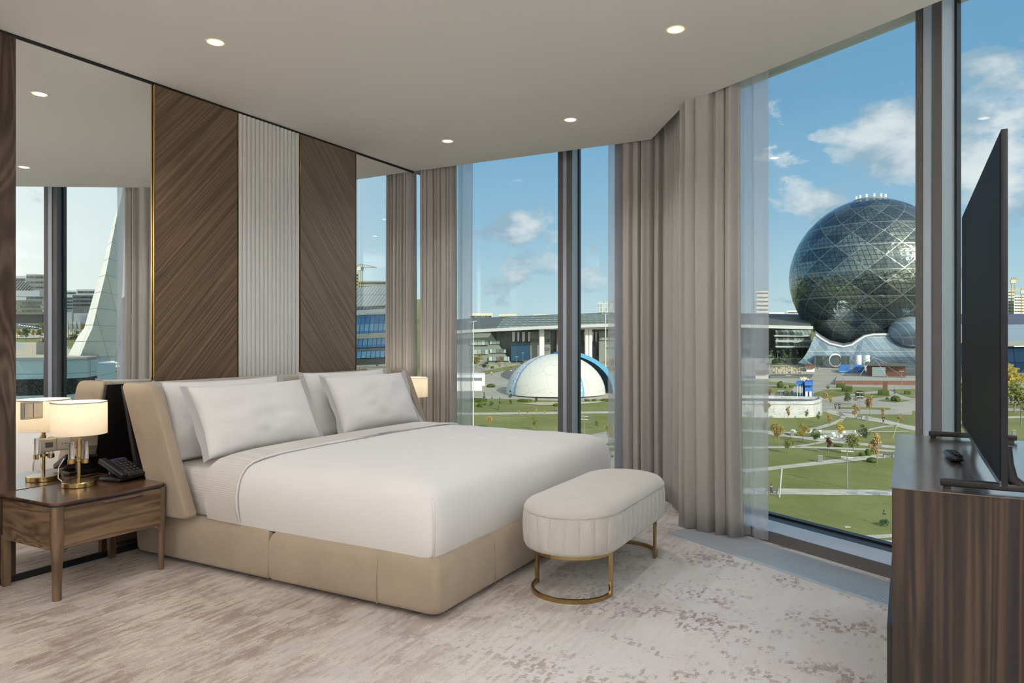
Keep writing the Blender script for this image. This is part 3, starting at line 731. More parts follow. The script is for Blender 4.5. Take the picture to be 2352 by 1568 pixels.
for cy, a0, a1, yp in ((3.235, 176, 364, 3.235), (3.93, -4, 184, 3.93)):
    bm = NB(); r_ = .190
    arcstrip(bm, bx, cy, r_, a0, a1, 0, .020, .014); f = obj('hoop_frame', bm, M['gold'], bench, smooth=35)
    bm = NB(); arcstrip(bm, bx, cy, r_, a0, a1, .203, .222, .014); obj('top_hoop', bm, M['gold'], f, smooth=35)
    for sx in (-1, 1):
        xx = bx+sx*(r_+.007); sy = 1 if cy < 3.5 else -1
        obj('leg', B(xx-.007, xx+.007, cy-.012+sy*.006, cy+.018+sy*.006-.006, 0, .222, .001), M['gold'], bench)

# ------------------------------------------------------------------ curtains
def cloth(path, z0, z1, amp, freq, seed, nz=22, top=.75, flare=0.0, n=None, sharp=1.0, hem=0.0):
    P = [Vector((x, y, 0)) for x, y in path]; L = [0]
    for a, b_ in zip(P, P[1:]): L.append(L[-1]+(b_-a).length)
    T = L[-1]; n = n or int(T*260)+20; bm = NB(); rows = []
    rnd = random.Random(seed); ph = [rnd.uniform(0, 6.28) for _ in range(6)]
    for i in range(n+1):
        q = T*i/n; j = min(len(P)-2, max(k for k in range(len(P)-1) if L[k] <= q+1e-9)); f = (q-L[j])/(L[j+1]-L[j])
        # smoothed path
        p = P[j].lerp(P[j+1], f); t = (P[j+1]-P[j]).normalized(); nn = Vector((-t.y, t.x, 0)); row = []
        for k in range(nz+1):
            w = k/nz; z = z0+(z1-z0)*w
            a = amp*(top+(1-top)*(1-w))*(1+.25*math.sin(2.1*q*freq+ph[3]))
            arg = 2*math.pi*freq*q*(1+.0*w)+ph[0]+1.1*math.sin(2.3*q*freq+ph[1])+.35*math.sin(3*w+ph[2]+4*q)
            sv = math.sin(arg); sv = math.copysign(abs(sv)**sharp, sv)
            off = a*sv + .25*a*math.sin(2.7*arg+ph[4])
            shift = flare*(1-w)**3*(f if j == len(P)-2 else 0)
            row.append(bm.verts.new(p+nn*off+t*(.35*a*math.cos(arg)*1.0+shift)+Vector((0, 0, z+(hem*math.sin(arg) if k == 0 else 0)))))
        rows.append(row)
    for a, b_ in zip(rows, rows[1:]):
        for k in range(nz): bm.faces.new((a[k], b_[k], b_[k+1], a[k+1]))
    return bm
def curtain(label, path, amp, freq, seed, m='curtain', name='curtain', cat='curtain', z0=.012, **kw):
    o = obj(name, cloth(path, z0, 3.18, amp, freq, seed, **kw), M[m], smooth=True)
    if m == 'curtain':
        md = o.modifiers.new('thick', 'SOLIDIFY'); md.thickness = .003
    tag(o, label, cat); return o
curtain('taupe floor-length curtain left of the back window beside the headboard wall', [(.025, 5.39), (.22, 5.43), (.40, 5.44)], .036, 22, 3, sharp=.85)
curtain('taupe floor-length curtain right of the back window, running into the corner', [(1.985, 5.45), (2.34, 5.44), (2.50, 5.18), (2.62, 4.93)], .036, 12, 11, sharp=.85)
curtain('taupe floor-length curtain left of the slanted window, hanging nearest the viewer', [(2.665, 4.71), (2.76, 4.60), (2.90, 4.575), (3.055, 4.545)], .034, 10, 5, sharp=.85, flare=.02)
curtain('narrow white sheer curtain at the left edge of the back window', [(.27, 5.66), (.44, 5.66)], .016, 9, 2, 'sheer', 'sheer_curtain')
curtain('narrow white sheer curtain at the right edge of the back window', [(1.80, 5.60), (2.15, 5.58)], .012, 8, 9, 'sheer', 'sheer_curtain')
curtain('white sheer curtain hanging at the left edge of the slanted window over the grille', [(2.98, 4.69), (3.10, 4.63), (3.215, 4.555)], .018, 7, 21, 'sheer', 'sheer_curtain')

# ------------------------------------------------------------------ console, television, remote
con = thing('console_cabinet', 'dark walnut console cabinet in the right foreground carrying the television', 'cabinet', (4.16, 3.0, 0))
obj('body', B(3.925, 4.42, 2.328, 3.665, .0, .7965, .001), M['console'], con)
obj('top', B(3.922, 4.424, 2.325, 3.672, .7965, .80, .001), M['console_top'], con)
for k in range(2): obj('drawer_front', B(3.912, 3.925, 2.345+k*.66, 2.345+k*.66+.65, .05, .40, .001), M['edge'], con)
tv = thing('television', 'large black flat television on two feet seen almost edge-on from its screen side', 'television', (4.17, 2.93, .80))
bm = B(4.172, 4.187, 2.20, 3.67, .848, 1.757, .002); tvb = obj('casing', bm, pm('tv_casing', (.016, .018, .024), .4, .0, spec=.25), tv, smooth=40)
obj('screen', B(4.1705, 4.172, 2.208, 3.662, .866, 1.749), M['screen'], tv)
obj('bezel', B(4.169, 4.173, 2.20, 3.67, .848, .862, .0005), pm('tv_bezel', (.12, .13, .15), .25, .8), tv)
obj('rear_housing', B(4.187, 4.20, 2.6, 3.3, .95, 1.25, .005, 3), M['plastic_k'], tv, smooth=40)
for yy in (2.385, 3.60):
    bm = NB(); box(bm, 4.045, 4.36, yy-.014, yy+.014, .808, .828, .004)
    tube(bm, [(4.24, yy, .82), (4.215, yy, .84), (4.207, yy, .88), (4.205, yy, .93)], [.014, .015, .013, .010], 10)
    for xx in (4.062, 4.34): box(bm, xx-.010, xx+.010, yy-.009, yy+.009, .80, .81)
    obj('foot', bm, M['plastic_k'], tv, smooth=40)
rc = thing('remote_control', 'small black remote control lying on the console in front of the television', 'remote control', (4.105, 2.985, .80))
bm = NB(); rings = []
for d, z in ((.012, .8005), (.004, .804), (0, .812), (.002, .820), (.005, .822)):
    rings.append([(x, y, z) for x, y in rrect(-.023+d, .023-d, -.088+d, .088-d, [.012, .012, .021, .021], 6)])
rings_mesh(bm, rings); loc_mesh(bm, (4.108, 2.985, 0), R(5)); rb = obj('case', bm, M['plastic_k'], rc, smooth=50)
for i in range(7):
    for j in range(3):
        bm = B(-.014+j*.0105, -.0065+j*.0105, .07-i*.018, .078-i*.018, .8215, .8238, .001, 1); loc_mesh(bm, (4.108, 2.985, 0), R(5)); obj('button', bm, M['key'], rb)
# ================================================================== the city outside
GH = 22.8
def hdir(x, y): return math.degrees(math.atan2(x, y))
def sstep(a, b_, v): t = min(1, max(0, (v-a)/(b_-a))); return t*t*(3-2*t)
def gz(x, y):
    """height of the ground outside (it rises gently away from the hotel)"""
    dx, dy = x-CAM.x, y; dist = math.hypot(dx, dy); az = hdir(dx, dy); k = sstep(14, 32, az)
    Dd = dist*math.cos(R(az+28.78)); Dm = (x+CAM.x)*math.sin(YAW)+y*math.cos(YAW)
    return -GH+CAM.z + (1-k)*.02815*Dd + k*.0688*Dm
def atg(px, py):
    r = view_ray(px, py); D = GH*FPX/(py-735.2); return CAM+r*D
def up(px, py, D): return CAM+view_ray(px, py)*D
def mview(px, py, D):
    r = view_ray(px, py); return Vector((-CAM.x-r.x*D, r.y*D, CAM.z+r.z*D))
def matg(px, py): return mview(px, py, GH*FPX/(py-668.0))
PPM = lambda py, hor=735.2: (py-hor)/GH          # pixels per metre for things standing at py

# --- materials
def noisecol(name, stops, scale, detail=5, rough=.9, stretch=(1, 1, 1), bump=0, fine=None):
    m, T, b = newmat(name); tc = T.add('ShaderNodeTexCoord').outputs['Object']
    mp = T.add('ShaderNodeMapping', {'Vector': tc}); mp.inputs['Scale'].default_value = stretch
    n = T.noise(mp.outputs[0], scale, detail, .65, .2)
    if fine: n = T.m('ADD', T.m('MULTIPLY', n, .7), T.m('MULTIPLY', T.noise(mp.outputs[0], fine, 4, .7), .3))
    T.put(b, 'Base Color', T.ramp(n, stops)); b.inputs['Roughness'].default_value = rough
    b.inputs['Specular IOR Level'].default_value = .1; return m
M['grass'] = noisecol('lawn_grass', [(.36, (.155, .17, .055)), (.5, (.20, .21, .075)), (.62, (.25, .24, .10)), (.72, (.31, .27, .135))], .06, 8, fine=1.8)
M['paving'] = noisecol('grey_paving', [(.35, (.30, .275, .23)), (.5, (.38, .35, .295)), (.65, (.44, .41, .345))], .12, 6, fine=.9)
M['path'] = noisecol('pale_path', [(.35, (.42, .385, .32)), (.65, (.54, .50, .42))], .5, 4)
M['sand'] = noisecol('sandy_ground', [(.35, (.42, .37, .27)), (.65, (.55, .49, .37))], .4, 4)
M['asph'] = noisecol('asphalt', [(.35, (.12, .12, .115)), (.65, (.19, .185, .175))], .3, 4)
def checker_mat():
    m, T, b = newmat('checkered_paving'); tc = T.add('ShaderNodeTexCoord').outputs['Object']
    c = T.add('ShaderNodeTexBrick', {'Vector': tc, 'Scale': .28, 'Mortar Size': 0.0, 'Color1': (.5, .48, .43, 1), 'Color2': (.16, .155, .14, 1)}); c.inputs['Bias'].default_value = -.1
    T.put(b, 'Base Color', c.outputs[0]); b.inputs['Roughness'].default_value = .9; return m
M['checker'] = checker_mat()
def leafmat(name, a, b_, c_):
    m, T, b = newmat(name); oi = T.add('ShaderNodeTexCoord').outputs['Object']
    n = T.noise(oi, 1.3, 3, .8); T.put(b, 'Base Color', T.ramp(n, [(.3, a), (.5, b_), (.7, c_)])); b.inputs['Roughness'].default_value = .8
    b.inputs['Specular IOR Level'].default_value = .15; return m
LEAF = {'yellow': leafmat('yellow_leaves', (0.290, 0.275, 0.072), (0.522, 0.420, 0.102), (0.725, 0.536, 0.145)), 'olive': leafmat('olive_leaves', (0.116, 0.145, 0.043), (0.232, 0.246, 0.072), (0.392, 0.348, 0.116)),
        'green': leafmat('green_leaves', (0.051, 0.087, 0.026), (0.102, 0.145, 0.043), (0.174, 0.203, 0.065)), 'maroon': leafmat('maroon_leaves', (0.072, 0.032, 0.029), (0.145, 0.058, 0.051), (0.217, 0.102, 0.072)),
        'orange': leafmat('orange_leaves', (0.232, 0.189, 0.072), (0.435, 0.290, 0.116), (0.609, 0.406, 0.160)), 'spruce': leafmat('spruce_needles', (0.051, 0.087, 0.043), (0.102, 0.160, 0.072), (0.160, 0.217, 0.102))}
M['bark'] = noisecol('pale_bark', [(.3, (.16, .13, .10)), (.7, (.40, .37, .32))], 3, 3)
M['pole'] = pm('pale_lamp_post', (.55, .55, .53), .5); M['poleg'] = pm('grey_lamp_post', (.25, .26, .27), .5)
M['white'] = pm('white_render', (.78, .77, .74), .7, var=.04, vscale=.5); M['cream'] = pm('cream_render', (.62, .58, .47), .8, var=.05, vscale=.05)
M['gstone'] = pm('grey_green_panels', (.20, .225, .20), .5, var=.08, vscale=.2); M['gdark'] = pm('dark_roofing', (.115, .12, .11), .7, var=.06, vscale=.1)
M['bluep'] = pm('blue_paint', (.03, .16, .48), .6); M['cyan'] = pm('light_blue_cladding', (.10, .36, .58), .55); M['brown'] = pm('rust_brown_cladding', (.17, .075, .045), .7)
M['dkglass'] = pm('dark_facade_glass', (.07, .09, .10), .2, .35); M['blglass'] = pm('deep_blue_panel', (.015, .07, .13), .3, .2); M['lglass'] = pm('light_window_glass', (.42, .52, .50), .2, .5)
M['silver'] = pm('silver_cladding', (.50, .53, .56), .35, .5); M['conc'] = pm('weathered_concrete', (.40, .38, .33), .9, var=.1, vscale=.3)
M['yellow'] = pm('yellow_crane_paint', (.55, .42, .12), .6); M['darkcloth'] = pm('dark_clothing', (.03, .03, .035), .9); M['skin'] = pm('skin', (.45, .28, .2), .6)
M['hedge'] = noisecol('clipped_hedge', [(.35, (.04, .07, .015)), (.65, (.11, .14, .035))], 1.2, 5)
def gridmat(name, colA, colB, line, su, sv, lw=.08, metal=.5, rough=.15, slant=0.0, rnd=1.0, axis=None):
    """panels of a facade: joints every su metres across and sv metres up"""
    m, T, b = newmat(name); tc = T.add('ShaderNodeTexCoord').outputs['Object']
    s = T.add('ShaderNodeSeparateXYZ', {0: tc}); a = axis or (1, 0)
    u = T.m('ADD', T.m('MULTIPLY', s.outputs[0], a[0]), T.m('MULTIPLY', s.outputs[1], a[1])); v = s.outputs[2]
    u = T.m('ADD', T.m('DIVIDE', u, su), T.m('MULTIPLY', v, slant)); v = T.m('DIVIDE', v, sv)
    fu, fv = T.m('FRACT', u), T.m('FRACT', v)
    ln = T.m('MAXIMUM', T.m('LESS_THAN', fu, lw), T.m('LESS_THAN', fv, lw*su/sv))
    wn = T.add('ShaderNodeTexWhiteNoise', {'Vector': T.add('ShaderNodeCombineXYZ', {0: T.m('FLOOR', u), 1: T.m('FLOOR', v)}).outputs[0]}, noise_dimensions='3D').outputs[0]
    T.put(b, 'Base Color', T.mix(ln, T.mix(T.m('MULTIPLY', wn, rnd), colA, colB), line))
    b.inputs['Metallic'].default_value = metal; b.inputs['Roughness'].default_value = rough; return m

# --- terrain
def terrain():
    bm = NB(); azs = [-75+i*2 for i in range(84)]; rs = [14, 25, 35, 45, 60, 75, 90, 110, 130, 160, 200, 250, 320, 420, 560, 800, 1200, 2000]
    G = [[bm.verts.new((CAM.x+r*math.sin(R(a)), r*math.cos(R(a)), gz(CAM.x+r*math.sin(R(a)), r*math.cos(R(a))))) for r in rs] for a in azs]
    for a, b_ in zip(G, G[1:]):
        for i in range(len(rs)-1): bm.faces.new((a[i], b_[i], b_[i+1], a[i+1]))
    bmesh.ops.recalc_face_normals(bm, faces=bm.faces); return bm
struct('lawn_ground', terrain(), M['grass'])
def patch(name, pxs, m, lift=.04, f=atg):
    bm = NB(); V = []
    for p in pxs: q = f(*p); V.append(bm.verts.new((q.x, q.y, q.z+lift)))
    fc = bm.faces.new(V); fc.normal_update()
    if fc.normal.z < 0: fc.normal_flip()
    bmesh.ops.triangulate(bm, faces=[fc])
    return struct(name, bm, m)
def ribbon(name, pts, th, m, lift=.05, f=atg):
    """a footpath given by its centre line in the photo and its width there in pixels"""
    out = []
    q = [Vector(p) for p in pts]; fine = []
    for i in range(len(q)-1):
        p0, p1, p2, p3 = q[max(0, i-1)], q[i], q[i+1], q[min(len(q)-1, i+2)]
        for k in range(6):
            t = k/6; fine.append(.5*((2*p1)+(p2-p0)*t+(2*p0-5*p1+4*p2-p3)*t*t+(3*p1-p0-3*p2+p3)*t**3))
    fine.append(q[-1]); L = []; Rr = []
    for i, p in enumerate(fine):
        t = (fine[min(i+1, len(fine)-1)]-fine[max(0, i-1)]); t.x *= .22; t.normalize(); n = Vector((-t.y*4, t.x)); n = n*(th/2)
        if abs(t.y) < .5: n = Vector((0, th/2*(1 if t.x > 0 else -1)))
        else: n = Vector((-t.y, t.x))*Vector((1, 1)).length*th*.5; n.x *= 1.6
        L.append(p+n); Rr.append(p-n)
    bm = NB(); a = [bm.verts.new(f(*v)+Vector((0, 0, lift))) for v in L]; b_ = [bm.verts.new(f(*v)+Vector((0, 0, lift))) for v in Rr]
    for i in range(len(a)-1): bm.faces.new((a[i], a[i+1], b_[i+1], b_[i]))
    bmesh.ops.recalc_face_normals(bm, faces=bm.faces)
    if bm.faces[0].normal.z < 0: bmesh.ops.reverse_faces(bm, faces=bm.faces)
    return struct(name, bm, m)
# park right of the curtain
patch('plaza', [(1640, 822), (2420, 818), (2420, 944), (2095, 944), (2095, 953), (1925, 950), (1890, 946), (1888, 955), (1640, 955)], M['paving'])
for pl in [[(1640, 884), (1800, 887), (1822, 891), (1815, 898), (1790, 903), (1640, 908)], [(1640, 874), (1750, 875), (1830, 881), (1828, 886), (1750, 882), (1640, 882)], [(1640, 827), (1768, 830), (1766, 835), (1640, 836)],
           [(1772, 841), (1852, 843), (1848, 847), (1778, 845)], [(1870, 903), (1900, 895), (1940, 893), (1960, 889), (2040, 890), (2036, 896), (1985, 900), (1950, 906), (1900, 914), (1868, 913)],
           [(1975, 906), (2040, 903), (2047, 910), (2010, 914), (1975, 912)], [(2042, 895), (2300, 890), (2300, 920), (2095, 914), (2075, 908)], [(2015, 920), (2050, 915), (2092, 920), (2060, 925)], [(1925, 935), (2045, 937), (2045, 941), (1925, 939)],
           [(2110, 925), (2420, 928), (2420, 938), (2110, 937)]]:
    patch('lawn_island', pl, M['grass'], .12)
patch('footpath', [(1640, 1120), (1944, 1124), (1944, 1137), (1640, 1134)], M['path'])
patch('footpath', [(1944, 1124), (2300, 1128), (2300, 1143), (1944, 1137)], M['checker'])
patch('footpath', [(1640, 1081), (1752, 1074), (2066, 1038), (2420, 1010), (2420, 1018), (2064, 1048), (1752, 1082), (1640, 1090)], M['path'])
patch('footpath', [(1930, 1232), (2046, 1227), (2300, 1220), (2300, 1228), (2046, 1235), (1965, 1240)], M['path'])
patch('footpath', [(1962, 1244), (2046, 1241), (2300, 1238), (2300, 1252), (2046, 1256), (1985, 1252)], M['path'])
patch('bare_spot', [(1938, 1210), (1946, 1208), (1955, 1210), (1953, 1213), (1942, 1213)], M['sand'])
ribbon('footpath', [(1640, 1030), (1740, 1028), (1830, 1027), (1900, 1029), (2000, 1033), (2090, 1039)], 4.5, M['path'])
ribbon('footpath', [(1826, 1026), (1860, 1021), (1893, 1015)], 3, M['path'])
ribbon('footpath', [(1640, 985), (1745, 991), (1790, 998), (1850, 1005), (1900, 1012), (1960, 1018), (2020, 1024), (2100, 1031)], 6.5, M['path'])
patch('small_plaza', [(1790, 994), (1850, 989), (1960, 989), (2000, 990), (1985, 998), (1962, 1016), (1920, 1012), (1870, 1002)], M['path'], .13)
patch('lawn_island', [(1800, 998), (1840, 996), (1905, 998), (1880, 1004), (1840, 1002)], M['grass'], .18)
ribbon('footpath', [(1850, 989), (1890, 980), (1925, 968), (1937, 957), (1925, 948)], 5, M['path'])
ribbon('footpath', [(1900, 943), (1925, 950), (1970, 957), (2030, 968), (2100, 984), (2250, 1010)], 7, M['path'])
ribbon('footpath', [(1985, 990), (2005, 985), (2030, 980), (2060, 977)], 3, M['path'])
ribbon('footpath', [(2000, 991), (2050, 991), (2100, 990)], 2, M['path'])
ribbon('footpath', [(2190, 975), (2260, 962), (2352, 958), (2420, 960)], 5, M['path'])
# park seen over the bed
patch('plaza', [(1000, 815), (1480, 815), (1480, 918), (1400, 915), (1330, 922), (1180, 917), (1080, 915), (1000, 915)], M['paving'])
patch('footpath', [(1000, 948), (1080, 948), (1430, 944), (1480, 944), (1480, 949), (1430, 949), (1080, 953), (1000, 953)], M['path'])
patch('footpath', [(1340, 1002), (1430, 982), (1480, 975), (1480, 1003), (1430, 1012), (1385, 1020), (1360, 1012)], M['paving'])
patch('footpath', [(1380, 1024), (1480, 1022), (1480, 1026), (1380, 1028)], M['path'])
patch('sandy_yard', [(1370, 1036), (1480, 1039), (1480, 1080), (1370, 1080)], M['sand'])
patch('sandy_strip', [(1200, 927), (1235, 924), (1290, 924), (1390, 922), (1370, 926), (1320, 929), (1240, 931)], M['sand'], .1)
patch('lawn_island', [(1060, 862), (1110, 853), (1160, 843), (1200, 837), (1195, 843), (1150, 853), (1105, 862), (1060, 872)], M['grass'], .12)
patch('lawn_island', [(1395, 862), (1480, 860), (1480, 872), (1398, 871)], M['grass'], .12)
patch('lawn_island', [(1395, 842), (1480, 842), (1480, 853), (1398, 853)], M['grass'], .12)
patch('asphalt_turning', [(1152, 866), (1150, 858), (1165, 850), (1185, 846), (1205, 845), (1190, 870), (1170, 872)], M['asph'], .1)
# district seen in the tall mirror
patch('street', [(-60, 705), (330, 700), (330, 760), (-60, 762)], M['asph'], .1, matg)
patch('verge', [(-60, 757), (240, 755), (240, 775), (-60, 778)], M['sand'], .2, matg)
patch('street', [(262, 745), (420, 745), (480, 900), (268, 900)], M['asph'], .15, matg)
patch('plaza', [(760, 800), (930, 800), (930, 860), (760, 860)], M['paving'], .1, matg)

# --- trees, bushes
def leaves(kind, seed, h=1.0, w=.5, n=520, conical=False):
    rnd = random.Random(seed); bm = NB(); blobs = []
    for k in range(11):
        a = rnd.uniform(0, 6.28); zz = rnd.uniform(.40, .92); rr = w*.5*(1-abs(zz-.62)*1.5)*rnd.uniform(.2, .95)
        if conical: zz = rnd.uniform(.12, .98); rr = w*.5*(1.05-zz)*rnd.uniform(.5, 1)
        blobs.append((rr*math.cos(a), rr*math.sin(a), zz, w*rnd.uniform(.16, .30)*(1.2-zz if conical else 1)))
    for i in range(n):
        b_ = rnd.choice(blobs); d = Vector((rnd.gauss(0, 1), rnd.gauss(0, 1), rnd.gauss(0, .8))).normalized()*b_[3]*rnd.random()**.4
        c = Vector((b_[0]+d.x, b_[1]+d.y, b_[2]+d.z*1.1)); s = rnd.uniform(.022, .046)
        u = Vector((rnd.gauss(0, 1), rnd.gauss(0, 1), rnd.gauss(0, 1))).normalized(); v = u.orthogonal().normalized()
        bm.faces.new([bm.verts.new(c+u*s*a+v*s*.62*e) for a, e in ((-1, 0), (0, -1), (1, 0), (0, 1))])
    return bm
PROTO = {}
def tree_proto(kind, var):
    key = (kind, var)
    if key in PROTO: return PROTO[key]
    con = kind == 'spruce'; w = {'yellow': .52, 'olive': .62, 'green': .7, 'maroon': .36, 'orange': .40, 'spruce': .55}[kind]
    lm = leaves(kind, hash(kind) % 7*0+len(kind)*13+var*7, w=w, conical=con, n=800)
    me = bpy.data.meshes.new('foliage'); lm.to_mesh(me); lm.free(); me.materials.append(LEAF[kind])
    t = NB(); rnd = random.Random(var)
    tube(t, [(0, 0, 0), (.004, 0, .2), (.01*rnd.uniform(-1, 1), .008, .45), (0, 0, .8)], [.017, .014, .010, .003], 6)
    if not con:
        for k in range(5): a = k*1.3+var; z0 = .38+.07*k; tube(t, [(0, 0, z0), (.10*math.cos(a), .10*math.sin(a), z0+.13), (.17*math.cos(a), .17*math.sin(a), z0+.27)], [.008, .005, .002], 5)
    mt = bpy.data.meshes.new('trunk'); t.to_mesh(mt); t.free(); mt.materials.append(M['bark'])
    PROTO[key] = (me, mt); return PROTO[key]
TREEN = [0]
def tree(px, by, ty, kind, label, wide=1.0, f=atg, hor=735.2, group='park trees seen from the window', name='park_tree', lean=0):
    TREEN[0] += 1; v = TREEN[0] % 3; me, mt = tree_proto(kind, v); p = f(px, by); H_ = (by-ty)/PPM(by, hor)
    r = thing(name, label, 'tree', p, group); r.scale = (H_*wide, H_*wide, H_); r.rotation_euler = (R(lean), 0, TREEN[0]*1.7)
    for nm, m_ in (('foliage', me), ('trunk', mt)):
        o = bpy.data.objects.new(nm, m_); COL.objects.link(o); o.parent = r
    return r
for px, by, ty, kind, wd, lab in [
    (1811, 1041, 1003, 'olive', 1.0, 'small olive-leaved tree on the grass between footpaths, just right of the sheer curtain'),
    (1903, 1042, 1003, 'maroon', 1.1, 'slim dark red tree on the lawn left of the tall park lamp'),
    (1844, 1015, 969, 'yellow', 1.0, 'bright yellow tree right of the black bin on the park path'),
    (1874, 1021, 983, 'green', .8, 'thin grey-green tree on the path edge right of the bright yellow tree'),
    (1927, 1012, 966, 'yellow', .8, 'upright yellow tree among the white stone blocks'),
    (1790, 1022, 968, 'yellow', .8, 'leaning yellow tree beside the path, nearest the sheer curtain'),
    (1781, 1013, 965, 'orange', .9, 'orange-yellow tree directly behind the leaning yellow tree'),
    (1755, 998, 964, 'maroon', 1.2, 'dark maroon tree half behind the edge of the sheer curtain'),
    (1960, 1044, 996, 'olive', 1.25, 'broad yellow-green tree beside the tall lamp on the lawn'),
    (1982, 1018, 976, 'green', .9, 'dark grey-green tree behind the broad yellow-green one'),
    (2014, 1070, 994, 'orange', .9, 'tall slender orange-brown tree near the cabinet edge'),
    (2030, 1207, 1171, 'spruce', 1.15, 'young spruce on the nearest lawn beside the cabinet'),
    (1904, 986, 945, 'orange', .6, 'thin white-stemmed sapling with orange tip below the white pavilion'),
    (1762, 964, 917, 'yellow', .8, 'yellow autumn tree in front of the white pavilion wall, at the sheer curtain'),
    (1810, 965, 930, 'orange', .7, 'small orange sapling on the grass in front of the white pavilion'),
    (1853, 963, 940, 'olive', .6, 'tiny sapling close to the pavilion wall, left of its curved end'),
    (1880, 971, 944, 'olive', .6, 'tiny sapling at the curved end of the white pavilion'),
    (1964, 965, 925, 'orange', 1.0, 'orange-leaved tree left of the bin and bench on the diagonal path'),
    (1998, 955, 902, 'orange', .9, 'tall rust and green tree beside the park road'),
    (1948, 930, 900, 'green', 1.1, 'rounded green tree on the island left of the park lamp'),
    (1970, 930, 897, 'green', 1.0, 'darker green tree on the island behind the park lamp'),
    (1896, 926, 896, 'orange', .9, 'orange sapling right of the white pavilion'),
    (1907, 932, 908, 'yellow', .9, 'little yellow sapling right of the white pavilion'),
    (1809, 935, 900, 'green', .9, 'green-leaved tree rising in front of the pavilion roof'),
    (1766, 918, 889, 'orange', 1.0, 'orange tree behind the pavilion at the sheer curtain'),
    (2029, 965, 934, 'orange', .8, 'faint orange sapling beside the walking person'),
    (2068, 979, 948, 'orange', .8, 'faint orange sapling near the window post on the lawn'),
    (1901, 896, 884, 'olive', 1.2, 'tiny shrub-like tree beside the curved access road'),
    (2330, 948, 838, 'yellow', 1.0, 'large yellow tree seen right of the television'),
    (2345, 975, 880, 'olive', 1.1, 'green tree at the right picture edge beyond the television'),
    (2203, 915, 880, 'green', .9, 'green tree seen in the slit between window post and television')]:
    tree(px, by, ty, kind, lab, wd)
for px, by, ty, kind, wd, lab in [
    (1172, 928, 895, 'spruce', .8, 'dark conifer in front of the left foot of the patterned dome'),
    (1130, 932, 908, 'spruce', .8, 'dark conifer on the lawn, second from the tall white mast'),
    (1112, 937, 900, 'spruce', .6, 'thin young conifer just right of the tall white mast'),
    (1148, 941, 912, 'spruce', .6, 'thin young conifer on the lawn left of the dome, nearest of its row'),
    (1231, 930, 911, 'green', .7, 'little dark sapling before the middle of the dome'),
    (1125, 983, 951, 'orange', .9, 'small orange-brown tree on a pale stem over the duvet'),
    (1227, 987, 955, 'olive', .6, 'bare thin sapling on the lawn over the duvet'),
    (1192, 953, 941, 'yellow', .8, 'tiny yellow sapling by the white path, leftmost of the row'),
    (1211, 953, 940, 'yellow', .8, 'tiny yellow sapling by the white path, second of the row'),
    (1232, 953, 938, 'yellow', .8, 'tiny yellow sapling by the white path, third of the row'),
    (1251, 953, 941, 'yellow', .8, 'tiny yellow sapling by the white path, next to the window post'),
    (1400, 1022, 967, 'yellow', .95, 'round-crowned yellow tree right of the window post by the grey road'),
    (1402, 1078, 1036, 'maroon', 1.1, 'dark red-brown tree on the sandy yard above the bench'),
    (1371, 985, 966, 'green', .7, 'thin dark sapling on the lawn right of the window post'),
    (1095, 845, 812, 'olive', 1.6, 'wide olive tree before the grey-green hall, near the tall mast'),
    (1113, 850, 830, 'green', 1.7, 'dark bushy tree right of the tall white mast, by the plaza'),
    (1173, 828, 812, 'spruce', 1.2, 'left dark green conical tree before the blue panel'),
    (1181, 828, 808, 'spruce', 1.1, 'middle and tallest conical tree before the blue panel'),
    (1189, 828, 813, 'orange', 1.3, 'brownish conical tree before the blue panel, right of two dark ones'),
    (1151, 835, 817, 'orange', 1.2, 'orange tree on the plaza before the grey-green hall'),
    (1141, 836, 827, 'maroon', 2.0, 'small round maroon tree on the plaza left of the orange one'),
    (1219, 828, 815, 'olive', 1.4, 'olive tree at the left shoulder of the dome'),
    (1232, 827, 813, 'orange', 1.8, 'orange tree touching the left shoulder of the dome'),
    (1147, 847, 832, 'yellow', 1.0, 'small yellow tree on the grass strip across the plaza'),
    (1162, 845, 833, 'yellow', 1.0, 'small yellow tree farther right on the grass strip of the plaza'),
    (1393, 846, 820, 'orange', .8, 'orange sapling right of the light-blue dome edge'),
    (1405, 852, 820, 'orange', .9, 'taller orange and green tree right of the light-blue dome edge')]:
    tree(px, by, ty, kind, lab, wd, group='trees around the dome')
def bush(px, by, wpx, hpx, label, clipped=False, f=atg):
    p = f(px, by); k = PPM(by); w, h = wpx/k, hpx/k; bm = NB()
    if clipped: box(bm, p.x-w/2, p.x+w/2, p.y-w*.35, p.y+w*.35, p.z-.1, p.z+h, h*.15, 2); bmesh.ops.subdivide_edges(bm, edges=bm.edges, cuts=2)
    else:
        bmesh.ops.create_icosphere(bm, subdivisions=3, radius=.5)
        for v in bm.verts: v.co = Vector((p.x+v.co.x*w, p.y+v.co.y*w, p.z+(v.co.z+.38)*h*1.12))
    for v in bm.verts: v.co += Vector((1, 1, 1))*(.07*h*smooth_n(v.co.x, v.co.y, v.co.z, 1.7))*(1 if clipped else 2)
    return tag(obj('hedge' if clipped else 'bush', bm, M['hedge'], smooth=True), label, 'bush')
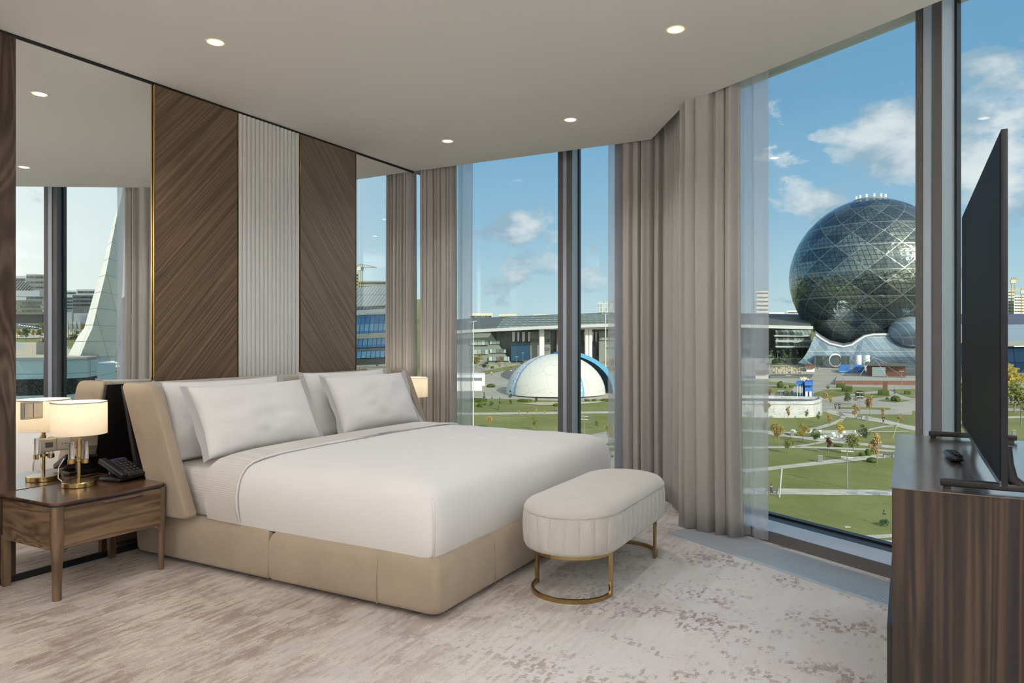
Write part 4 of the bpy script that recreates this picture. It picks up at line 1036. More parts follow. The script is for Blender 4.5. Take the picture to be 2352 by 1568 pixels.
for a in [(1792, 891, 14, 16, 'round dark bush on the lawn left of the blue stage block'), (1931, 890, 18, 10, 'square clipped hedge below the grey stage, left one', True), (1946, 900, 22, 14, 'larger square clipped hedge below the grey stage', True),
          (1975, 911, 18, 12, 'dark clipped hedge among the island trees', True), (2029, 908, 23, 12, 'wide clipped hedge block beside the brown sign post', True), (2057, 922, 21, 14, 'big round bush on the lens-shaped lawn'),
          (2038, 918, 7, 6, 'small round bush left of the big round one'), (2084, 906, 14, 9, 'clipped hedge at the window post', True), (2003, 1061, 24, 11, 'low dark shrub by the diagonal footpath'),
          (1994, 1046, 15, 16, 'upright green shrub right of the broad yellow-green tree'), (1980, 1047, 14, 9, 'low green shrub beneath the broad yellow-green tree'), (1925, 1025, 20, 6, 'flat green shrub below the white stone blocks'),
          (1804, 892, 6, 6, 'tiny round bush right of the round dark bush'), (1817, 890, 12, 6, 'ragged low bush behind the round dark one'), (1128, 889, 20, 8, 'green bush right of the small white building near the mast'),
          (1205, 922, 27, 5, 'long low hedge before the dome, left part', True), (1350, 921, 12, 5, 'small dark bush before the right part of the dome'), (1365, 921, 12, 5, 'second small dark bush before the right part of the dome'),
          (1395, 921, 26, 5, 'long low hedge right of the dome beside the sheer', True), (1345, 919, 5, 4, 'tiny bush hugging the window post before the dome'), (1095, 922, 40, 7, 'long low hedge behind the white mast', True),
          (1277, 932, 14, 6, 'small dark bush on the lawn beside the window post'), (1131, 846, 8, 6, 'small grey-green bush on the plaza'), (1101, 934, 12, 8, 'dark round bush on the lawn next to the white mast')]:
    bush(*a)

# --- lamps, benches, bins, blocks, people
def lamp_post(px, by, ty, label, heads=2, thick=.07, m='poleg', group='park lamp posts', f=atg, hor=735.2, arm=.8):
    p = f(px, by); H_ = (by-ty)/PPM(by, hor); r = thing('street_lamp', label, 'street lamp', p, group)
    obj('post', tube(NB(), [p, p+Vector((0, 0, H_))], [thick*1.2, thick*.8], 8), M[m], r, smooth=60)
    for k in range(heads):
        z = H_-.1-k*H_*.16; bm = NB()
        for sx in (-1, 1): box(bm, p.x+sx*arm*.5-arm*.45, p.x+sx*arm*.5+arm*.45, p.y-.12, p.y+.12, p.z+z, p.z+z+.10)
        obj('lamp_head', bm, M['white'], r)
    return r
for a in [(1946, 1121, 1035, 'tall grey park lamp with two pairs of white heads on the lawn', 2), (1975, 956, 901, 'grey park lamp on the tree island by the road', 2), (2071, 889, 852, 'lamp post right of the brown stage cabin', 1), (1936, 887, 853, 'lamp post before the blue stage seats', 1),
          (1811, 893, 862, 'lamp post left of the blue stage block', 1), (1769, 846, 816, 'lamp post at the far plaza near the sheer curtain', 1), (1850, 848, 823, 'lamp post before the glass entrance of the sphere', 1), (1793, 915, 897, 'low lamp post behind the white pavilion', 1),
          (1989, 848, 823, 'slim pole beside the white cylinder', 1), (1126, 849, 824, 'lamp post on the plaza before the grey-green hall', 1), (1104, 853, 827, 'lamp post on the plaza right of the white mast', 1), (1153, 862, 832, 'pale lamp post before the asphalt turning', 1),
          (1187, 852, 819, 'lamp post left of the dome shoulder', 1), (1201, 836, 810, 'lamp post below the blue panel', 1), (1218, 829, 815, 'short lamp post at the dome shoulder', 1), (1180, 860, 838, 'thin lamp post at the dome left side', 1), (1342, 998, 955, 'grey lamp post on the lawn just right of the window post', 2)]:
    lamp_post(*a)
lamp_post(1087, 985, 737, 'tall white lighting mast at the left of the back window', 1, .13, 'pole', None); lamp_post(1391, 858, 720, 'tall white lighting mast right of the dome', 1, .26, 'pole', None, arm=2.2)
p = atg(1790, 1141); tag(obj('white_post', tube(NB(), [p, p+Vector((.3, 0, 4.2-.5))], .11, 8), M['pole'], smooth=60), 'thick white post beside the park bench with the seated person', 'post')
p = atg(2051, 1007); tag(obj('leaning_pole', tube(NB(), [p, p+Vector((.9, 0, 3.5))], .04, 6), M['pole']), 'thin leaning pale pole on the lawn near the window post', 'post')
def bench_(px, by, wpx, label, rz=0.0):
    p = atg(px, by); w = wpx/PPM(by); r = thing('park_bench', label, 'bench', p, 'park benches')
    def L(bm): bmesh.ops.transform(bm, matrix=Matrix.Translation(p) @ Matrix.Rotation(YAW+rz, 4, 'Z'), verts=bm.verts); return bm
    obj('seat', L(B(-w/2, w/2, 0, .5, .42, .48)), M['brown'], r); obj('backrest', L(B(-w/2, w/2, -.08, -.02, .5, .95)), M['gdark'], r)
    for s in (-1, 1): obj('leg', L(B(s*w*.46-.04, s*w*.46+.04, -.05, .5, 0, .44)), M['pole'], r)
for a in [(1774, 1135, 27, 'park bench beside the thick white post, with a person sitting on it'), (2042, 1050, 22, 'park bench beside the diagonal footpath and its bin'), (1975, 962, 12, 'dark park bench on the diagonal path beside a bin'), (1945, 1010, 16, 'park bench at the white stone blocks'), (2025, 903, 10, 'far park bench above the wide clipped hedge')]: bench_(*a)
def bin_(px, by, label):
    p = atg(px, by); r = thing('litter_bin', label, 'bin', p, 'park litter bins')
    obj('body', B(p.x-.32, p.x+.32, p.y-.3, p.y+.3, p.z, p.z+.95, .04), M['poleg'], r); obj('hood', B(p.x-.36, p.x+.36, p.y-.34, p.y+.34, p.z+.97, p.z+1.08, .02), M['conc'], r)
for a in [(1884, 1061, 'litter bin at the diagonal footpath, alone on its edge'), (1820, 1001, 'dark litter bin left of the bright yellow tree'), (2059, 1049, 'litter bin at the end of the diagonal-path bench'), (2021, 1028, 'litter bin behind the tall orange-brown tree'), (1991, 966, 'litter bin right of the dark bench'), (1283, 944, 'dark litter bin on the lawn at the window post'), (2329, 1000, 'litter bin in the park seen right of the television')]: bin_(*a)
for k, (px, py, s) in enumerate([(1889, 1006, 9), (1894, 1004, 6), (1914, 998, 6), (1917, 1004, 5), (1912, 1009, 5), (1938, 995, 8), (1967, 994, 7), (1884, 993, 5), (1862, 993, 5), (1925, 1006, 4), (1932, 1004, 5), (1822, 992, 8)]):
    p = atg(px, py); w = s/PPM(py)
    wh = ['leftmost long block of the row nearest the viewer', 'block against the leftmost long one', 'block left of the upright yellow tree', 'cube just below the block left of the yellow tree', 'lowest cube at the plaza edge', 'long block right of the yellow tree', 'long block farthest right at the dark grey-green tree', 'block left of the small plaza, beside the thin tree', 'block right of the bright yellow tree', 'small cube under the yellow tree', 'cube right of the yellow tree trunk', 'long low block behind the black bin'][k]
    tag(obj('stone_block', B(p.x-w/2, p.x+w/2, p.y-.35, p.y+.35, p.z, p.z+.5, .03), M['white']), 'white stone seat: '+wh, 'stone block', 'white stone blocks on the small plaza')
def person(px, by, label, top='darkcloth', sit=False, f=atg, hgt=1.74, walk=1, face=0.0):
    p = f(px, by); r = thing('person', label, 'person', p, 'people in the park'); r.rotation_euler = (0, 0, face); r.scale = (hgt/1.74,)*3
    if sit: J = {'pel': (0, 0, .48), 'ch': (0, -.05, .88), 'nk': (0, -.04, 1.02), 'hd': (0, -.02, 1.10), 'ht': (0, -.01, 1.22), 'kL': (-.1, .42, .5), 'fL': (-.1, .42, .08), 'tL': (-.1, .56, .04), 'kR': (.1, .42, .5), 'fR': (.1, .44, .08), 'tR': (.1, .58, .04), 'sL': (-.18, -.05, .90), 'eL': (-.22, .05, .66), 'hL': (-.12, .26, .55), 'sR': (.18, -.05, .90), 'eR': (.22, .05, .66), 'hR': (.12, .26, .55)}
    else:
        w = .2*walk; J = {'pel': (0, 0, .92), 'ch': (0, 0, 1.30), 'nk': (0, 0, 1.47), 'hd': (0, .01, 1.55), 'ht': (0, .01, 1.66), 'kL': (-.1, w, .50), 'fL': (-.1, w*1.1, .08), 'tL': (-.1, w*1.1+.16, .03), 'kR': (.1, -w*.5, .50), 'fR': (.1, -w*1.6, .12), 'tR': (.1, -w*1.6+.15, .04), 'sL': (-.18, 0, 1.38), 'eL': (-.25, -w*.5, 1.12), 'hL': (-.25, -w*.2, .86), 'sR': (.18, 0, 1.38), 'eR': (.25, w*.6, 1.12), 'hR': (.25, w*1.2, .88)}
    E = [('pel', 'ch'), ('ch', 'nk'), ('nk', 'hd'), ('hd', 'ht'), ('pel', 'kL'), ('kL', 'fL'), ('fL', 'tL'), ('pel', 'kR'), ('kR', 'fR'), ('fR', 'tR'), ('ch', 'sL'), ('sL', 'eL'), ('eL', 'hL'), ('ch', 'sR'), ('sR', 'eR'), ('eR', 'hR')]
    RD = {'pel': .14, 'ch': .15, 'nk': .055, 'hd': .085, 'ht': .08, 'k': .065, 'f': .045, 't': .04, 's': .06, 'e': .045, 'h': .035}
    def skin(name, keys, edges, m, grow, par):
        me = bpy.data.meshes.new(name); ks = list(keys); me.from_pydata([J[k] for k in ks], [(ks.index(a), ks.index(b_)) for a, b_ in edges], [])
        o = bpy.data.objects.new(name, me); COL.objects.link(o); o.parent = par; me.materials.append(m)
        md = o.modifiers.new('skin', 'SKIN')
        sv = me.skin_vertices[0].data if me.skin_vertices else None
        if sv is None:
            bm = bmesh.new(); bm.from_mesh(me); bm.verts.layers.skin.verify(); bm.to_mesh(me); bm.free(); sv = me.skin_vertices[0].data
        for i, k in enumerate(ks):
            q = (RD.get(k) or RD[k[0]])+grow; sv[i].radius = (q, q); sv[i].use_root = k in ('pel', 'ch')
        o.modifiers.new('sub', 'SUBSURF').levels = 1; return o
    b_ = skin('body', J, E, M['skin'], 0, r)
    skin('jacket', ['pel', 'ch', 'sL', 'eL', 'hL', 'sR', 'eR', 'hR'], [('pel', 'ch'), ('ch', 'sL'), ('sL', 'eL'), ('eL', 'hL'), ('ch', 'sR'), ('sR', 'eR'), ('eR', 'hR')], M[top], .018, b_)
    skin('trousers', ['pel', 'kL', 'fL', 'kR', 'fR'], [('pel', 'kL'), ('kL', 'fL'), ('pel', 'kR'), ('kR', 'fR')], M['darkcloth'], .016, b_)
    bm = NB(); bmesh.ops.create_icosphere(bm, subdivisions=2, radius=.095); ht = J['ht']
    for v in bm.verts: v.co = Vector((v.co.x+ht[0], v.co.y*1.05+ht[1]-.02, v.co.z+ht[2]))
    me = bpy.data.meshes.new('hair'); bm.to_mesh(me); bm.free(); me.materials.append(M['edge']); o = bpy.data.objects.new('hair', me); COL.objects.link(o); o.parent = b_
M['beigecloth'] = pm('beige_clothing', (.45, .36, .27), .9); M['bluecloth'] = pm('dark_blue_clothing', (.04, .06, .12), .9); M['whitecloth'] = pm('white_clothing', (.7, .7, .7), .9)
for a, k in [((1771, 1134, 'person in beige top sitting on the park bench beside the thick white post', 'beigecloth'), dict(sit=True)), ((2029, 971, 'person in dark clothes walking on the diagonal path near the window post', 'darkcloth'), {}),
             ((1800, 906, 'person in pale top walking left of the blue stage block', 'whitecloth'), {}), ((1819, 908, 'person in black standing left of the blue stage block', 'darkcloth'), dict(walk=0)), ((2055, 905, 'person in dark clothes on the path right of the wide hedge', 'darkcloth'), {}),
             ((1919, 940, 'person in dark jacket on the park road, left of a pair', 'bluecloth'), {}), ((1928, 940, 'person in dark jacket on the park road, right of a pair', 'darkcloth'), {}), ((1764, 845, 'person in black at the far plaza, left of a pair by a lamp post', 'darkcloth'), {}), ((1771, 844, 'person in black at the far plaza, right of a pair by a lamp post', 'darkcloth'), {}),
             ((1878, 848, 'lone person in dark clothes before the white kiosk', 'darkcloth'), {}), ((1129, 862, 'person in white top with dark hair crossing the plaza curve', 'whitecloth'), {}), ((1400, 857, 'person in dark clothes right of the dome on the path', 'darkcloth'), {}),
             ((1800, 826, 'person in black before the grey fence, left of the crowd', 'darkcloth'), {}), ((1805, 826, 'person in black before the grey fence, in the middle of the crowd', 'darkcloth'), {}), ((1809, 826, 'person in black before the grey fence, right of the crowd', 'darkcloth'), {})]: person(*a, **k)

# --- white pavilion, blue block, stage
def gprism(name, pxs, h, m, par=None, lift=0.0, f=atg, z0=None):
    P = [f(*p) for p in pxs]; zb = min(p.z for p in P)-.3 if z0 is None else z0
    if sum((a.x*b_.y-b_.x*a.y) for a, b_ in zip(P, P[1:]+P[:1])) < 0: P = P[::-1]
    return obj(name, prism(NB(), [(p.x, p.y) for p in P], zb+lift, zb+.3+lift+h), m, par)
def pavmat():
    m, T, b = newmat('perforated_white_panels'); tc = T.add('ShaderNodeTexCoord').outputs['Object']
    v = T.add('ShaderNodeTexVoronoi', {'Vector': tc, 'Scale': 2.3}); v.feature = 'DISTANCE_TO_EDGE'
    n = T.noise(tc, .25, 2, .5); f = T.m('MULTIPLY', T.ramp(v.outputs[0], [(.10, 0.0), (.18, 1.0)]), T.ramp(n, [(.38, 0.0), (.5, .8)]))
    T.put(b, 'Base Color', T.mix(f, (.58, .58, .57), (.30, .33, .38))); b.inputs['Roughness'].default_value = .7; return m
M['pav'] = pavmat()
pv = thing('white_pavilion', 'long low white pavilion with perforated pattern wall and rounded end in the park', 'building', atg(1800, 958))
P = [atg(x, y) for x, y in [(1640, 955), (1700, 957), (1780, 959), (1850, 959), (1870, 957), (1884, 952), (1888, 946), (1884, 942), (1780, 938), (1640, 936)]]
def wallring(bm, P, z0, z1, th, closed=True):
    c = sum((Vector((p.x, p.y, 0)) for p in P), Vector())/len(P)
    inn = [Vector((p.x, p.y, 0)).lerp(c, 0) + (c-Vector((p.x, p.y, 0))).normalized()*th for p in P]; n = len(P)
    A = [[bm.verts.new((q.x, q.y, z)) for q in L] for L, z in ((P, z0), (P, z1), (inn, z1), (inn, z0))]
    for a, b_ in zip(A, A[1:]):
        for i in range(n): bm.faces.new((a[i], a[(i+1) % n], b_[(i+1) % n], b_[i]))
    bmesh.ops.recalc_face_normals(bm, faces=bm.faces); return bm
zb = atg(1800, 958).z-.3; k = PPM(958)
obj('curved_wall', wallring(NB(), P, zb, zb+4.1, .6), M['pav'], pv); obj('roof_deck', prism(NB(), [(p.x, p.y) for p in P], zb+3.2, zb+3.4), M['gdark'], pv)
bl = thing('blue_stage_block', 'bright blue painted stage block with pale legs behind the white pavilion', 'stage block', atg(1850, 915))
gprism('tower', [(1849, 915), (1867, 915), (1866, 908), (1850, 908)], 4.2, M['bluep'], bl); gprism('wing', [(1842, 909), (1850, 909), (1850, 903), (1842, 903)], 4.0, M['bluep'], bl)
gprism('cap', [(1828, 914), (1844, 914), (1846, 906), (1830, 906)], .6, M['bluep'], bl, 3.9); gprism('cap', [(1848, 916), (1868, 916), (1867, 907), (1849, 907)], .7, M['bluep'], bl, 4.2)
for x in (1853, 1862): gprism('leg', [(x-3, 916.5), (x+2, 916.5), (x+2, 915.5), (x-3, 915.5)], 2.2, M['white'], bl)
for x in (1831, 1837, 1842): gprism('leg', [(x, 915), (x+1.5, 915), (x+1.5, 913), (x, 913)], 3.8, M['pole'], bl)
fp = thing('flower_pot_sculpture', 'giant flower pot sculpture with pastel blooms behind the blue stage block', 'sculpture', atg(1847, 888)); p = atg(1847, 888)
obj('pot', lathe(NB(), [(.8, p.z), (1.2, p.z+1.2), (1.5, p.z+1.8)], p.x, p.y, 16), M['poleg'], fp, smooth=50)
for k in range(14):
    bm = NB(); bmesh.ops.create_icosphere(bm, subdivisions=2, radius=.42); rnd = random.Random(k)
    bmesh.ops.translate(bm, verts=bm.verts, vec=(p.x+rnd.uniform(-1.6, 1.6), p.y+rnd.uniform(-.8, .8), p.z+2.2+rnd.uniform(-.2, .9))); obj('bloom', bm, pm('bloom_%d' % k, [(.7, .45, .4), (.75, .7, .6), (.6, .6, .3)][k % 3], .8), fp, smooth=True)
st = thing('open_air_stage', 'grey open-air stage terrace with brown front wall and railing', 'stage', atg(2000, 880))
gprism('deck', [(1918, 882), (2140, 883), (2140, 860), (1924, 858)], 1.2, M['conc'], st); gprism('front_wall', [(1918, 883.5), (2140, 884.5), (2140, 883), (1918, 882)], 1.35, M['brown'], st)
a, b_ = atg(1922, 881.5), atg(2138, 882.5); bm = NB()
for q in (.6, 1.1, 1.6): tube(bm, [a+Vector((0, 0, 1.2+q)), b_+Vector((0, 0, 1.2+q))], .05, 5)
for i in range(41): c = a.lerp(b_, i/40); tube(bm, [c+Vector((0, 0, 1.1)), c+Vector((0, 0, 2.9))], .05, 5)
obj('railing', bm, M['poleg'], st)
for x0, x1, lab in ((1926, 1954, 'left block of bright blue stage seats'), (1957, 1987, 'right block of bright blue stage seats beside the white cylinder')):
    r = thing('seat_block', lab, 'seats', atg((x0+x1)/2, 856)+Vector((0, 0, .9)), 'blue seat blocks')
    for q in range(4): gprism('seat_row', [(x0+q, 857-q*1.6), (x1-q, 857-q*1.6), (x1-q, 856-q*1.6), (x0+q, 856-q*1.6)], .8+q*.45, M['bluep'], r, .7)
p = atg(1983, 850)
for dx, lab in ((-2.0, 'left of two white storage cylinders by the stage'), (1.4, 'right of two white storage cylinders by the stage')): tag(obj('storage_cylinder', lathe(NB(), [(1.3, p.z), (1.3, p.z+6.5), (1.0, p.z+6.9)], p.x+dx, p.y, 20), M['white'], smooth=50), lab, 'cylinder')
cb = thing('brown_stage_cabin', 'low brown cabin with glazed front on the stage terrace', 'building', atg(2035, 868))
gprism('body', [(1990, 866), (2080, 870), (2078, 860), (1992, 857)], 4.6, M['brown'], cb, .9); gprism('glazing', [(2003, 867.6), (2034, 869), (2034, 868), (2003, 866.6)], 3.4, M['lglass'], cb, 1.0); gprism('roof', [(1986, 867), (2084, 871), (2082, 857), (1988, 855)], .5, M['gdark'], cb, 5.3)
tp = thing('cable_tent', 'cable-stayed tent frame with a central mast over the stage', 'tent frame', atg(2006, 866)); a = atg(2006, 866)
obj('mast', tube(NB(), [a, a+Vector((0, 0, 8.3))], .14, 6), M['poleg'], tp)
for x, y in ((1940, 853), (1965, 862), (1975, 869), (2040, 874), (2075, 872), (2085, 862)): q = atg(x, y); obj('cable', tube(NB(), [a+Vector((0, 0, 8.2)), q+Vector((0, 0, 1.2))], .06, 4), M['pole'], tp)
p = atg(2033, 896); tag(obj('brown_sign_post', B(p.x-.7, p.x+.7, p.y-.3, p.y+.3, p.z, p.z+2.8), M['brown']), 'brown upright sign post before the stage wall', 'post')
def kiosk(x0, x1, by, ty, lab):
    r = thing('kiosk', lab, 'kiosk', atg((x0+x1)/2, by)); h = (by-ty)/PPM(by)
    dp = 4 if by > 840 else 1.2; gprism('body', [(x0, by), (x1, by), (x1, by-dp), (x0, by-dp)], h*.68, M['white'], r); gprism('roof', [(x0-1, by+.6), (x1+1, by+.6), (x1+1, by-dp-1), (x0-1, by-dp-1)], h*.2, M['brown'], r, h*.72)
kiosk(1852, 1871, 854, 838, 'white kiosk with brown roof at the rock pile'); kiosk(1735, 1765, 870, 851, 'white kiosk with brown roof behind the sheer edge'); kiosk(1203, 1230, 836, 826, 'white kiosk at the left shoulder of the dome')
rk = random.Random(4)
for k in range(39):
    x, y = 1777+(k % 13)*5.9+rk.uniform(-.5, .5), 848+(k//13)*4.6+rk.uniform(-.4, .4); p = atg(x, y); w = rk.uniform(.35, .5); bm = NB(); box(bm, p.x-w, p.x+w, p.y-w*1.3, p.y+w*1.3, p.z-.1, p.z+rk.uniform(.35, 1.3), .15, 1, rk.uniform(-.2, .2))
    tag(obj('rock', bm, M['sand']), 'sandstone block in the rock pile between the two kiosks', 'rock', 'sandstone blocks of the rock pile')
for k, x in enumerate((1772, 1786, 1800, 1815, 1830)):
    tree(x, 837.5, 803-(k % 2)*4, 'spruce', ['first', 'second', 'third', 'fourth', 'fifth'][k]+' dark conifer from the sheer curtain in the row before the hall gallery', 1.1, name='park_tree')
tag(gprism('pool_wall', [(1769, 869), (1862, 869), (1868, 862.5), (1769, 862.5)], 1.0, M['gdark']), 'low dark basin wall below the rock pile', 'wall')
tag(gprism('site_fence', [(1640, 836.5), (1840, 836), (1840, 835.4), (1640, 836)], 3.2, M['poleg']), 'long grey site fence before the hall, left of the sphere', 'fence')
wb = thing('white_service_building', 'low white flat-roofed service building behind the tall mast', 'building', atg(1090, 895))
gprism('body', [(1000, 898), (1107, 897), (1107, 888), (1000, 888)], 3.4, M['white'], wb); gprism('rear_block', [(1000, 887), (1114, 886), (1114, 878), (1000, 878)], 4.0, M['white'], wb); gprism('roof', [(1000, 898), (1107, 897), (1107, 888), (1000, 888)], .15, M['poleg'], wb, 3.4)

# --- patterned dome
dm = thing('patterned_dome', 'white dome with ornament bands and drawn lines in the park over the bed', 'dome', atg(1283, 904)); dc = atg(1276, 903); DR, DH = 15.5, 12.3
def domemat():
    m, T, b = newmat('white_dome_with_drawn_lines'); tc = T.add('ShaderNodeTexCoord').outputs['Object']
    v = T.add('ShaderNodeTexVoronoi', {'Vector': T.vm('ADD', tc, T.vm('SCALE', T.add('ShaderNodeTexNoise', {'Vector': tc, 'Scale': .4}).outputs[1])), 'Scale': .19}); v.feature = 'DISTANCE_TO_EDGE'
    v2 = T.add('ShaderNodeTexVoronoi', {'Vector': tc, 'Scale': .42}); r = T.m('ABSOLUTE', T.m('SUBTRACT', v2.outputs[0], .22))
    f = T.m('MAXIMUM', T.ramp(v.outputs[0], [(.003, 1.0), (.008, 0.0)]), T.m('MULTIPLY', T.ramp(r, [(.010, 1.0), (.022, 0.0)]), T.ramp(T.noise(tc, .5, 2), [(.52, 0.0), (.56, 1.0)])))
    T.put(b, 'Base Color', T.mix(T.m('MULTIPLY', f, .6), (.62, .61, .57), (.2, .2, .2))); b.inputs['Roughness'].default_value = .85; return m
M['dome'] = domemat()
def ornmat():
    m, T, b = newmat('blue_white_ornament'); tc = T.add('ShaderNodeTexCoord').outputs['Object']
    v = T.add('ShaderNodeTexVoronoi', {'Vector': tc, 'Scale': 1.7}); v.inputs['Randomness'].default_value = .75; s = T.m('SINE', T.m('MULTIPLY', v.outputs[0], 13.0))
    T.put(b, 'Base Color', T.mix(T.ramp(s, [(.45, 0.0), (.55, 1.0)]), (.74, .76, .80), (.10, .20, .40))); b.inputs['Roughness'].default_value = .8; return m
M['orn'] = ornmat()
def dome_part(r, h, a0, a1, na, e0=0, e1=90, ne=14, th=0, c=dc):
    bm = NB(); G = []
    for i in range(na+1):
        a = R(a0+(a1-a0)*i/na); G.append([bm.verts.new((c.x+r*math.cos(R(e0+(e1-e0)*j/ne))*math.cos(a), c.y+r*math.cos(R(e0+(e1-e0)*j/ne))*math.sin(a), c.z+h*math.sin(R(e0+(e1-e0)*j/ne)))) for j in range(ne+1)])
    for a, b_ in zip(G, G[1:]):
        for j in range(ne): bm.faces.new((a[j], b_[j], b_[j+1], a[j+1]))
    bmesh.ops.remove_doubles(bm, verts=bm.verts, dist=.001)
    if th: bmesh.ops.solidify(bm, geom=bm.faces[:], thickness=-th)
    return bm
obj('shell', dome_part(DR, DH, 0, 360, 30, 0, 89), M['dome'], dm, smooth=18)
fa = -90+28.78        # azimuth (math angle) of the side facing the hotel
for a in (fa-62, fa+22): obj('ornament_band', dome_part(DR+.15, DH+.12, a-5.2, a+5.2, 3, 0, 86), M['orn'], dm); obj('blue_edge', dome_part(DR+.2, DH+.14, a+5.2, a+7.2, 1, 0, 86), M['cyan'], dm)
bc = dc+Vector((math.cos(YAW), math.sin(YAW), 0))*2.2+Vector((-math.sin(YAW), math.cos(YAW), 0))*1.5
tag(obj('blue_crescent_shell', dome_part(DR*1.03, DH*.985, fa+75, fa+205, 14, 0, 88, 14, 1.2, bc), M['cyan'], smooth=25), 'light blue crescent shell wrapping the right side of the dome', 'dome shell')

# --- great glass sphere
M['rear'] = gridmat('dark_rear_glazing', (.05, .065, .07), (.13, .16, .16), (.16, .18, .17), 3.0, 5.0, .10, .1, .25, 0, 1, (.88, .48))
sp = thing('glass_sphere_building', 'huge dark glass sphere building with triangular lattice rising over the park', 'building', atg(2000, 838)); SPD = 395.0; sc_ = up(2001, 634, SPD); SR = 177/FPX*SPD
def spheremat():
    m, T, b = newmat('reflective_sphere_glass'); uv = T.add('ShaderNodeTexCoord').outputs['UV']; s = T.add('ShaderNodeSeparateXYZ', {0: uv}); u, v = s.outputs[0], s.outputs[1]
    def ln(x, n, w): f = T.m('FRACT', T.m('MULTIPLY', x, n)); return T.m('LESS_THAN', T.m('MINIMUM', f, T.m('SUBTRACT', 1.0, f)), w)
    fine = T.m('MAXIMUM', ln(v, 54, .07), ln(T.m('ADD', u, T.m('MULTIPLY', v, .18)), 96, .07))
    big = T.m('MAXIMUM', ln(T.m('ADD', u, T.m('MULTIPLY', v, .62)), 16, .022), T.m('MAXIMUM', ln(T.m('SUBTRACT', u, T.m('MULTIPLY', v, .62)), 16, .022), ln(v, 10, .02)))
    cell = T.add('ShaderNodeTexWhiteNoise', {'Vector': T.add('ShaderNodeCombineXYZ', {0: T.m('FLOOR', T.m('MULTIPLY', u, 96)), 1: T.m('FLOOR', T.m('MULTIPLY', v, 54))}).outputs[0]}, noise_dimensions='3D').outputs[0]
    tri = T.noise(T.add('ShaderNodeCombineXYZ', {0: T.m('FLOOR', T.m('MULTIPLY', T.m('ADD', u, T.m('MULTIPLY', v, .62)), 16)), 1: T.m('FLOOR', T.m('MULTIPLY', T.m('SUBTRACT', u, T.m('MULTIPLY', v, .62)), 16)), 2: T.m('FLOOR', T.m('MULTIPLY', v, 20))}).outputs[0], .9, 2, .6)
    col = T.mix(T.ramp(tri, [(.46, 0.0), (.56, 1.0)]), (.10, .135, .15), (.25, .29, .265)); col = T.mix(T.m('MULTIPLY', cell, .35), col, (.16, .20, .20))  # lighter random triangles paint lit patches into the glass colour
    col = T.mix(T.m('MULTIPLY', fine, .8), col, (.05, .06, .06)); col = T.mix(T.m('MULTIPLY', big, .42), col, (.50, .53, .48))
    T.put(b, 'Base Color', col); b.inputs['Metallic'].default_value = .82; T.put(b, 'Roughness', T.m('MULTIPLY_ADD', big, .3, .07))
    bp = T.add('ShaderNodeBump', {'Height': T.noise(T.add('ShaderNodeTexCoord').outputs['Object'], .16, 3, .6, .6), 'Strength': .55, 'Distance': 1.6}); T.put(b, 'Normal', bp.outputs[0]); return m
M['sphere'] = spheremat()
bm = NB(); nu, nv = 128, 72; uvl = bm.loops.layers.uv.new('UVMap'); G = []
for j in range(nv+1):
    la = math.pi*j/nv; rr = SR*math.sin(la)*(1-.05*max(0, math.cos(math.pi-la))**1.0); G.append([bm.verts.new((sc_.x+rr*math.cos(2*math.pi*i/nu), sc_.y+rr*math.sin(2*math.pi*i/nu), sc_.z-SR*math.cos(la))) for i in range(nu)])
for j in range(nv):
    for i in range(nu):
        f = bm.faces.new((G[j][i], G[j][(i+1) % nu], G[j+1][(i+1) % nu], G[j+1][i]))
        for l, (a, c) in zip(f.loops, ((i, j), (i+1, j), (i+1, j+1), (i, j+1))): l[uvl].uv = (a/nu, c/nv)
bmesh.ops.remove_doubles(bm, verts=bm.verts, dist=.01)
obj('glass_shell', bm, M['sphere'], sp, smooth=True)
bm = lathe(NB(), [(9.2, sc_.z+SR*.968), (9.2, sc_.z+SR*.985), (8.2, sc_.z+SR*.995)], sc_.x, sc_.y, 32); obj('roof_ring', bm, M['poleg'], sp)
for k in range(6): a = R(200+k*28); q = (sc_.x+7.6*math.cos(a), sc_.y+7.6*math.sin(a)); obj('roof_unit', B(q[0]-.5, q[0]+.5, q[1]-.5, q[1]+.5, sc_.z+SR*.98, sc_.z+SR+1.6), M['white'], sp)
# flared glass foot with the wavy white rim
rim = [(1872, 768), (1885, 778), (1905, 790), (1936, 797), (1955, 793), (1972, 781), (1985, 773), (2005, 769), (2060, 768), (2140, 768), (2220, 772)]
bot = [(1833, 833), (1845, 835), (1868, 837), (1900, 839), (1925, 841), (1945, 842), (1960, 842), (1985, 843), (2060, 843), (2160, 842), (2240, 838)]
A = [up(x, y, 362-(2.5 if 1890 < x < 1960 else 0)) for x, y in rim]; Bt = [up(x, y, 349) for x, y in bot]; bm = NB(); rows = []
for k in range(7):
    t = k/6; rows.append([bm.verts.new(b_.lerp(a, t)+Vector((0, 0, -2.2*math.sin(math.pi*t)))) for a, b_ in zip(A, Bt)])
for a, b_ in zip(rows, rows[1:]):
    for i in range(len(a)-1): bm.faces.new((a[i], a[i+1], b_[i+1], b_[i]))
M['foot'] = gridmat('slanted_foot_glazing', (.13, .19, .25), (.24, .33, .39), (.36, .40, .40), 3.4, 7.0, .09, .35, .38, .16, .8, (.88, .48))
obj('foot_glazing', bm, M['foot'], sp); obj('white_rim', tube(NB(), A, .9, 8), M['silver'], sp, smooth=60)
bm = NB(); C_ = [a+(a-CAM).normalized()*40+Vector((0, 0, 3)) for a in A]; ra = [bm.verts.new(p+Vector((0, 0, .3))) for p in A]; rb_ = [bm.verts.new(p) for p in C_]
for i in range(len(ra)-1): bm.faces.new((ra[i], ra[i+1], rb_[i+1], rb_[i]))
obj('foot_roof', bm, M['silver'], sp)
